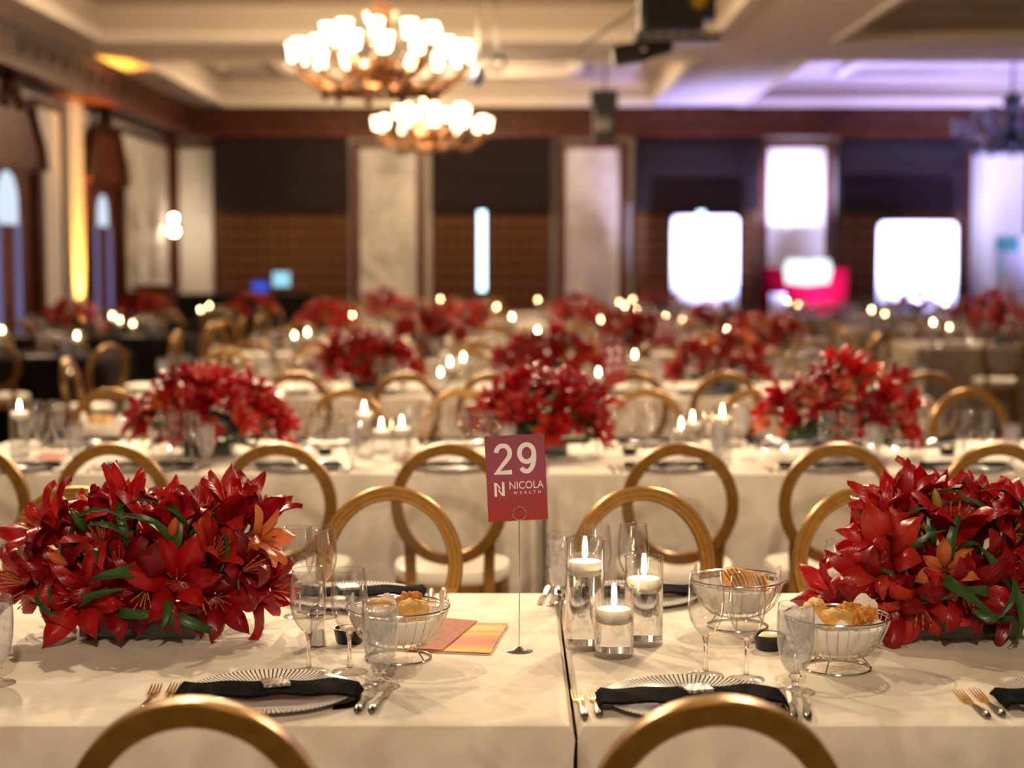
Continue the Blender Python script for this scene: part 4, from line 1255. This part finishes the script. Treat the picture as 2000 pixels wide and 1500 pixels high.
# lilies, hand placed after the photograph (bloom centre pixel, offset in depth, axis, shape, colour, size)
LH = [(452, 985, .02, (.15, -.25, 1), 'cup', 0, 1.15), (312, 1010, .0, (.05, -.35, 1), 'cup', 0, 1.12), (128, 1025, .02, (.05, -.3, 1), 'cup', 2, 1.0), (62, 1025, -.02, (-.7, -.4, .7), 'open', 0, 1.0),
      (425, 1075, -.06, (.5, -.6, .7), 'cup', 2, 1.0), (145, 1172, -.12, (-.25, -1, .15), 'open', 0, 1.18), (345, 1135, -.12, (.2, -1, .35), 'open', 0, 1.1), (282, 1245, -.14, (0, -1, -.35), 'wide', 1, 1.1),
      (490, 1110, -.06, (.8, -.5, .35), 'open', 1, 1.05), (535, 1190, -.04, (.9, -.4, -.35), 'wide', 1, .95), (30, 1135, -.05, (-.8, -.5, .3), 'open', 1, 1.0), (52, 1232, -.06, (-.6, -.6, -.5), 'wide', 1, 1.0),
      (228, 1095, -.06, (0, -.8, .7), 'open', 1, 1.05), (225, 1185, -.12, (.1, -1, 0), 'open', 1, 1.0), (430, 1185, -.08, (.4, -1, .0), 'open', 1, 1.0), (525, 1050, -.02, (.9, -.4, .25), 'open', 3, .8),
      (195, 1045, .0, (-.1, -.5, .9), 'open', 2, .95), (390, 1010, .05, (.2, .1, 1), 'cup', 1, 1.0), (240, 990, .06, (-.1, .1, 1), 'open', 0, .9), (510, 990, .06, (.4, .2, .9), 'cup', 1, .9), (110, 1100, -.05, (-.3, -.7, .6), 'open', 1, 1.0), (175, 1250, -.10, (-.3, -.9, -.5), 'wide', 1, .9), (395, 1245, -.09, (.3, -.9, -.5), 'wide', 1, .9), (120, 1240, -.04, (-.6, -.6, -.5), 'open', 1, .9)]
p = at_z(272, 1248, TZ)
arrangement(p.x, p.y + .05, 'full red lily arrangement in a low glass vase across from the shaker and menus', None, 26, .26, .17, .22, 11, True, 34, .05, hand=LH)
RH = [(1742, 985, .0, (-.35, -.3, 1), 'cup', 0, 1.1), (1812, 965, .03, (.2, -.1, 1), 'cup', 0, 1.1), (1868, 1015, -.05, (.1, -.5, 1), 'cup', 0, 1.15), (1935, 1005, .02, (.5, -.2, .9), 'cup', 1, 1.1),
      (1705, 1035, -.03, (-.8, -.4, .6), 'open', 0, 1.0), (1722, 1090, -.09, (-.6, -.8, .35), 'open', 2, 1.15), (1850, 1112, -.13, (-.1, -1, .35), 'open', 3, .72), (1610, 1160, .0, (-.95, -.3, .35), 'open', 0, .95),
      (1730, 1175, -.10, (-.5, -1, .1), 'open', 1, 1.1), (1890, 1205, -.14, (.15, -1, -.1), 'open', 1, 1.15), (1800, 1255, -.14, (-.1, -.8, -.6), 'wide', 2, .95), (1958, 1100, -.06, (.5, -.8, .4), 'open', 1, 1.1),
      (1985, 1165, -.09, (.4, -1, 0), 'open', 1, 1.1), (1785, 1130, -.08, (-.1, -1, .3), 'open', 1, 1.0), (1690, 1240, -.08, (-.6, -.8, -.3), 'open', 1, 1.1), (1915, 1140, -.10, (.1, -1, .2), 'cup', 1, 1.0),
      (1880, 1255, -.13, (0, -1, -.55), 'wide', 0, 1.05), (2050, 1200, -.08, (.7, -.7, 0), 'open', 1, 1.0), (2040, 1060, -.02, (.7, -.3, .6), 'open', 1, 1.0), (1985, 1050, .0, (.6, -.4, .7), 'open', 0, 1.05), (1960, 1250, -.09, (.2, -.9, -.5), 'wide', 1, .9), (1745, 1255, -.08, (-.4, -.8, -.5), 'wide', 1, .85), (1775, 1040, -.03, (-.2, -.6, .8), 'half', 2, .9)]
p = at_z(1880, 1248, TZ)
arrangement(p.x, p.y + .05, 'full red lily arrangement in a dark low vase beside the bread basket', None, 26, .25, .17, .23, 12, True, 34, .05, hand=RH)

# chairs of row one
for (px, py, rz, lb) in ((374, 1362, .0, 'gold oval back chair seen from behind at the menu card place'), (1402, 1346, .02, 'gold oval back chair seen from behind at the candle place')):
    q = at_z(px, py, .962); chair(lb, (q.x, min(q.y, 2.475), 0), rz)
for (px, py, rz, lb) in ((762, 950, PI, 'gold chair with clear oval back facing the menu cards'), (1255, 950, PI + .04, 'gold chair with clear oval back behind the candle cylinders'), (150, 948, PI, 'gold chair with clear oval back behind the lilies in the clear vase'), (1690, 948, PI - .05, 'gold chair with clear oval back behind the lilies in the dark vase')):
    q = at_z(px, py, .962); chair(lb, (q.x, max(q.y, 4.79), 0), rz)

# ------------------------------------------------------------------ ROW TWO: the table with the 32 card
CHAIRS = []


def seat_chair(label, x, y, rz, group):
    """a chair at a free spot: nudged along the row when another chair already stands there"""
    step = 0
    while any(math.hypot(x - a, y - b) < .47 for a, b in CHAIRS) and step < 12:
        x += .09 if step % 2 else -.05 * (step + 1) * (1 if step < 6 else -1); step += 1
    CHAIRS.append((x, y)); return chair(label, (x, y, 0), rz, group)


SIZE = {.24: 'tall', .195: 'medium', .15: 'short'}
Y2a, Y2b = 6.61, 7.85
W2 = 'thirty two card table'
g2 = lambda k: k + ', ' + W2
cloth(-2.35, JX + .014, Y2a, Y2b, CLOTH, 'ivory tablecloth one row behind the card stand, on the carved door side', None, 3, joint=1)
cloth(JX + .018, 2.56, Y2a, Y2b, CLOTH, 'ivory tablecloth under the thirty two card stand', None, 4, joint=-1)
near2 = [at_z(px, 917, TZ) for px in (30, 290, 580, 885, 1306, 1610, 1885)]
for k, q in enumerate(near2): setting(q.x, q.y + .02, 1, W2, ', %s seat from door wall, 29 card side, %s' % (ORD[k], W2), g2)
for k, x in enumerate((-1.98, -1.4, -.84, -.25, .66, 1.25, 1.85)): setting(x, Y2b - .18, -1, W2, ', %s seat from door wall, curtain side, %s' % (ORD[k], W2), g2, cutlery=False, mintOn=False)
for k, px in enumerate((-62, 216, 540, 876, 1330, 1640, 1952)):
    q = at_z(px, 864, .962); seat_chair('gold chair seen from behind, %s from door wall, %s' % (ORD[k], W2), q.x, q.y, random.uniform(-.04, .04), 'near chairs, ' + W2)
for k, px in enumerate((205, 430, 672, 900, 1265, 1480, 1690, 1905)):
    q = at_z(px, 769, .962); seat_chair('gold oval back chair, %s from door wall, curtain side, %s' % (ORD[k], W2), q.x * 1.03, Y2b + .52, PI + random.uniform(-.05, .05), 'far chairs, ' + W2)
arrangement(at_z(405, 892, TZ).x, 7.22, 'red lily arrangement beside the tall candle, one table behind the menu cards', None, 40, .31, .12,   .25, 21, False, 22)
arrangement(at_z(1062, 892, TZ).x, 7.2, 'red lily arrangement with an orange bloom next to the thirty two card', None, 40, .28, .12, .25, 22, False, 22, .10)
arrangement(at_z(1640, 892, TZ).x, 7.22, 'loose lily arrangement with several orange blooms and much green leaf', None, 34, .32, .12, .29, 23, False, 30, .20)
for px, py, h, wh in ((712, 895, .24, 'directly behind the 29 card table'), (785, 905, .195, 'directly behind the 29 card table'), (745, 885, .15, 'directly behind the 29 card table'), (1352, 893, .195, 'beside the loose orange lilies'), (1410, 905, .24, 'beside the loose orange lilies'), (1330, 885, .15, 'beside the loose orange lilies'), (40, 893, .24, 'at the door end of its table')):
    q = at_z(px, py, TZ); candle(q.x, q.y, h, wh, None, True, SIZE[h])
q = at_z(1206, 885, TZ)
s2 = number_stand('32', (q.x, q.y + .16, TZ), math.radians(40), math.radians(-4), 'softly blurred red card reading thirty two, beside lilies', 'in front of the curtain side seats with lilies')
for px, wh in ((635, 'beside the candles behind the 29 card'), (1850, 'beside the loose orange lilies'), (1230, 'beside the thirty two card')):
    dish('black ramekin of butter ' + wh, at_z(px, 888, TZ), 0)
for px, wh in ((190, 'near the tall candle at the door end'), (1420, 'between the candles and loose lilies')):
    q = at_z(px, 872, TZ); b = Vector((q.x, q.y + .1, TZ)); basket('chrome wire bread basket ' + wh, b, 0); liner('white paper basket liner ' + wh, b, 0)
    food(roll, b, .02, -.01, .085, 'bread roll in front of its pair, basket ' + wh); food(roll, b, -.035, .03, .085, 'bread roll behind its pair, basket ' + wh)
for px, wh in ((820, 'behind the 29 card'), (110, 'near the tall candle at the door end')):
    slab('menu_card', [(px - 60, 900), (px + 5, 900), (px + 30, 884), (px - 25, 883)], TZ + .004, ROSE, 'rose printed menu card %s' % wh, 'menu')

# ------------------------------------------------------------------ further rows of the middle block
ROWS = [(10.2, 'third table row'), (13.8, 'fourth table row'), (17.4, 'fifth table row'), (21.0, 'sixth table row'), (24.4, 'seventh table row')]
SEATS = (-2.05, -1.46, -.87, -.25, .63, 1.22, 1.82, 2.36)
for ri, (y0, where) in enumerate(ROWS):
    y1 = y0 + 1.24; gr = lambda k, w_=where: k + ', ' + w_
    cloth(-2.35, JX + .024, y0, y1, CLOTH, 'ivory tablecloth on the carved door side, %s' % where, None, 10 + ri, joint=1)
    cloth(JX + .028, 2.56, y0, y1, CLOTH, 'ivory tablecloth on the display board side, %s' % where, None, 30 + ri, joint=-1)
    seats = SEATS if ri < 2 else SEATS[::2] if ri > 2 else SEATS[1:]
    for k, x in enumerate(seats):
        x += random.uniform(-.05, .05)
        setting(x, y0 + .2, 1, where, ', %s seat from door wall, 29 card side, %s' % (ORD[k], where), gr, cutlery=False, small=True, mintOn=ri < 1)
        if ri < 4:
            st_ = '%s seat from door wall, curtain side, %s' % (ORD[k], where)
            for dx, dy, nm in ((-.04, -.2, 'inner'), (-.13, -.19, 'outer')): wine_s('%s wine glass, %s' % (nm, st_), (x + dx, y1 - .2 + dy, TZ), 0, gr('far glasses'))
            goblet_s('iced water goblet, ' + st_, (x - .22, y1 - .26, TZ), 0, gr('far goblets'))
    if ri == 0:
        nxs = [at_z(px, 718, .962).x for px in (430, 592, 800, 962, 1230, 1406, 1600, 1790)]
    else: nxs = [x + random.uniform(-.08, .08) for x in SEATS]
    for k, x in enumerate(nxs): seat_chair('gold oval back chair, %s from door wall, 29 card side, %s' % (ORD[k], where), x, y0 - .62 + random.uniform(-.06, .06), random.uniform(-.1, .1), 'near chairs, ' + where)
    for k, x in enumerate(SEATS): seat_chair('gold oval back chair, %s from door wall, curtain side, %s' % (ORD[k], where), x + random.uniform(-.07, .07), y1 + .55 + random.uniform(-.03, .06), PI + random.uniform(-.1, .1), 'far chairs, ' + where)
    fl = [[(718, 38, 0), (1072, 38, 0), (1412, 32, .3)], [(838, 30, 0), (1245, 30, 0), (1590, 22, .3)], [(640, 20, 0), (905, 20, 0), (1140, 22, 0), (1440, 18, .3)], [(765, 16, 0), (1125, 16, 0)], [(690, 12, 0), (1300, 12, 0)]][ri]
    for k, (px, n, org) in enumerate(fl):
        yy = y0 + .6; x = max(-1.95, min(2.15, (px - 1000) / F * yy))
        arrangement(x, yy, 'red lily arrangement, %s from door wall, %s' % (ORD[k], where), gr('lilies'), n, .32, .12, .25, 50 + ri * 5 + k, False, 14 if ri < 2 else 6, org)
    cd = [[(640, .195), (860, .15), (890, .195), (915, .24), (1165, .24), (1180, .15), (1240, .24)], [(575, .195), (600, .24), (1050, .24), (1070, .195), (1430, .24), (1450, .15), (1465, .195)], [(700, .24), (1000, .24), (1180, .195), (1300, .24), (1340, .195)], [(680, .24), (970, .24), (1220, .24), (1245, .195)], [(860, .24), (1050, .24), (1210, .195), (1240, .24)]][ri]
    for k, (px, h) in enumerate(cd):
        yy = y0 + (.40 if k % 2 else .78); x = max(-2.2, min(2.4, (px - 1000) / F * yy))
        candle(x, yy, h, '%s from door wall, %s' % (ORD[k], where), gr, True, SIZE[h])
q = at_d(1296, 700, 10.75)
number_stand('35', (q.x, 10.75, TZ), math.radians(15), math.radians(3), 'most blurred red number card, beyond the thirty two card', 'in the third table row')


# ------------------------------------------------------------------ side blocks
def side_table(x0, x1, y0, mat, desc, seed, flowers, candles, near=(), far=(), seats=()):
    gr = lambda k: k + ', ' + desc; y1 = y0 + 1.24
    cloth(x0, x1, y0, y1, mat, 'long tablecloth of the ' + desc, None, seed, fold=1.6 if mat is GREIGE else 1)
    for k, x in enumerate(seats):
        st_ = '%s seat from door wall, %s' % (ORD[k], desc)
        charger('pale ribbed charger plate, ' + st_, (x, y0 + .2, TZ), 0, gr('chargers')); napkin('black folded napkin, ' + st_, (x, y0 + .19, TZ), 0, gr('napkins'))
        for dx, dy, nm in ((.05, .40, 'inner'), (.13, .385, 'outer'), (.0, .84, 'far inner'), (-.09, .85, 'far outer')): wine_s('%s wine glass, %s' % (nm, st_), (x + dx, y0 + dy, TZ), 0, gr('wine glasses'))
        for dx, dy, nm in ((.21, .27, 'iced'), (-.2, .95, 'far iced')): goblet_s('%s water goblet, %s' % (nm, st_), (x + dx, y0 + dy, TZ), 0, gr('goblets'))
    for k, x in enumerate(near): seat_chair('gold oval back chair, %s from door wall before the %s' % (ORD[k], desc), x, y0 - .62, random.uniform(-.12, .12), gr('near chairs'))
    for k, x in enumerate(far): seat_chair('gold oval back chair, %s from door wall behind the %s' % (ORD[k], desc), x, y1 + .57, PI + random.uniform(-.1, .1), gr('far chairs'))
    for k, (x, dy) in enumerate(flowers): arrangement(x, y0 + dy, 'red lily arrangement, %s from door wall, %s' % (ORD[k], desc), gr('lilies'), 18, .32, .12, .26, seed + k, False, 6)
    for k, (x, dy, h) in enumerate(candles): candle(x, y0 + dy, h, '%s from door wall, %s' % (ORD[k], desc), gr, True, SIZE[h])


side_table(-5.6, -3.45, 14.1, BLACKCLOTH, 'black table farthest from the lectern', 70, [(-4.85, .55)], [(-4.45, .52, .24), (-3.75, .45, .195)], near=(-5.0, -4.15), far=(-4.9, -4.2), seats=(-5.2, -4.6, -4.0))
side_table(-5.6, -3.45, 17.7, BLACKCLOTH, 'middle black table', 72, [(-4.75, .5)], [(-4.32, .56, .24), (-4.22, .48, .195), (-4.10, .56, .15)], near=(-5.0,), far=(-4.9, -4.2), seats=(-5.2, -4.6, -4.0))
side_table(-5.6, -2.95, 21.2, BLACKCLOTH, 'black table next to the lectern', 74, [(-4.7, .6), (-3.35, .6)], [(-4.0, .5, .195), (-3.9, .58, .24)], near=(-4.2, -3.6), far=(-3.9, -3.3), seats=(-5.2, -4.5, -3.8))
for k, (x, y, rz, wh) in enumerate(((-2.92, 14.75, PI / 2, 'facing the end of the black table farthest from the lectern'), (-2.92, 18.35, PI / 2, 'facing the end of the middle black table'), (-2.9, 16.5, 1.1, 'turned between the fourth and fifth table rows'), (-2.95, 17.35, .9, 'turned at the end of the fifth table row'), (-2.9, 19.75, 1.3, 'turned past the end of the fifth table row'), (-2.88, 10.9, -PI / 2, 'at the door end of the third table row'), (-3.0, 12.6, 1.0, 'turned in the aisle between third and fourth rows'))):
    seat_chair('gold oval back chair ' + wh, x, y, rz, None)
for k, (x0, y0, d) in enumerate(((3.8, 15.85, 'grey table farthest from the boards'), (4.0, 19.6, 'middle grey table'), (3.6, 23.3, 'grey table before the boards'))):
    side_table(x0, x0 + 4.9, y0, GREIGE, d, 80 + k, [(x0 + 1.0 + .55 * k, .58), (x0 + 3.2, .58)], [(x0 + .28, .52, .24), (x0 + .40, .45, .195), (x0 + 2.2, .58, .24), (x0 + 2.32, .5, .195)], near=((4.45,), (4.4, 5.2, 6.0), (4.2, 5.0, 5.8, 6.8))[k], far=(x0 + .6, x0 + 1.4, x0 + 2.2, x0 + 3.2), seats=[x0 + .35 + .6 * j for j in range(5)])
for k, (x, y, rz, wh) in enumerate(((3.1, 18.0, PI / 2, 'at the board end of the fifth table row'), (3.15, 16.4, -1.3, 'facing the end of the grey table farthest from the boards'), (3.2, 14.6, .9, 'turned at the board end of the fourth table row'), (3.3, 20.2, -1.3, 'facing the end of the middle grey table'))):
    seat_chair('gold oval back chair ' + wh, x, y, rz, None)
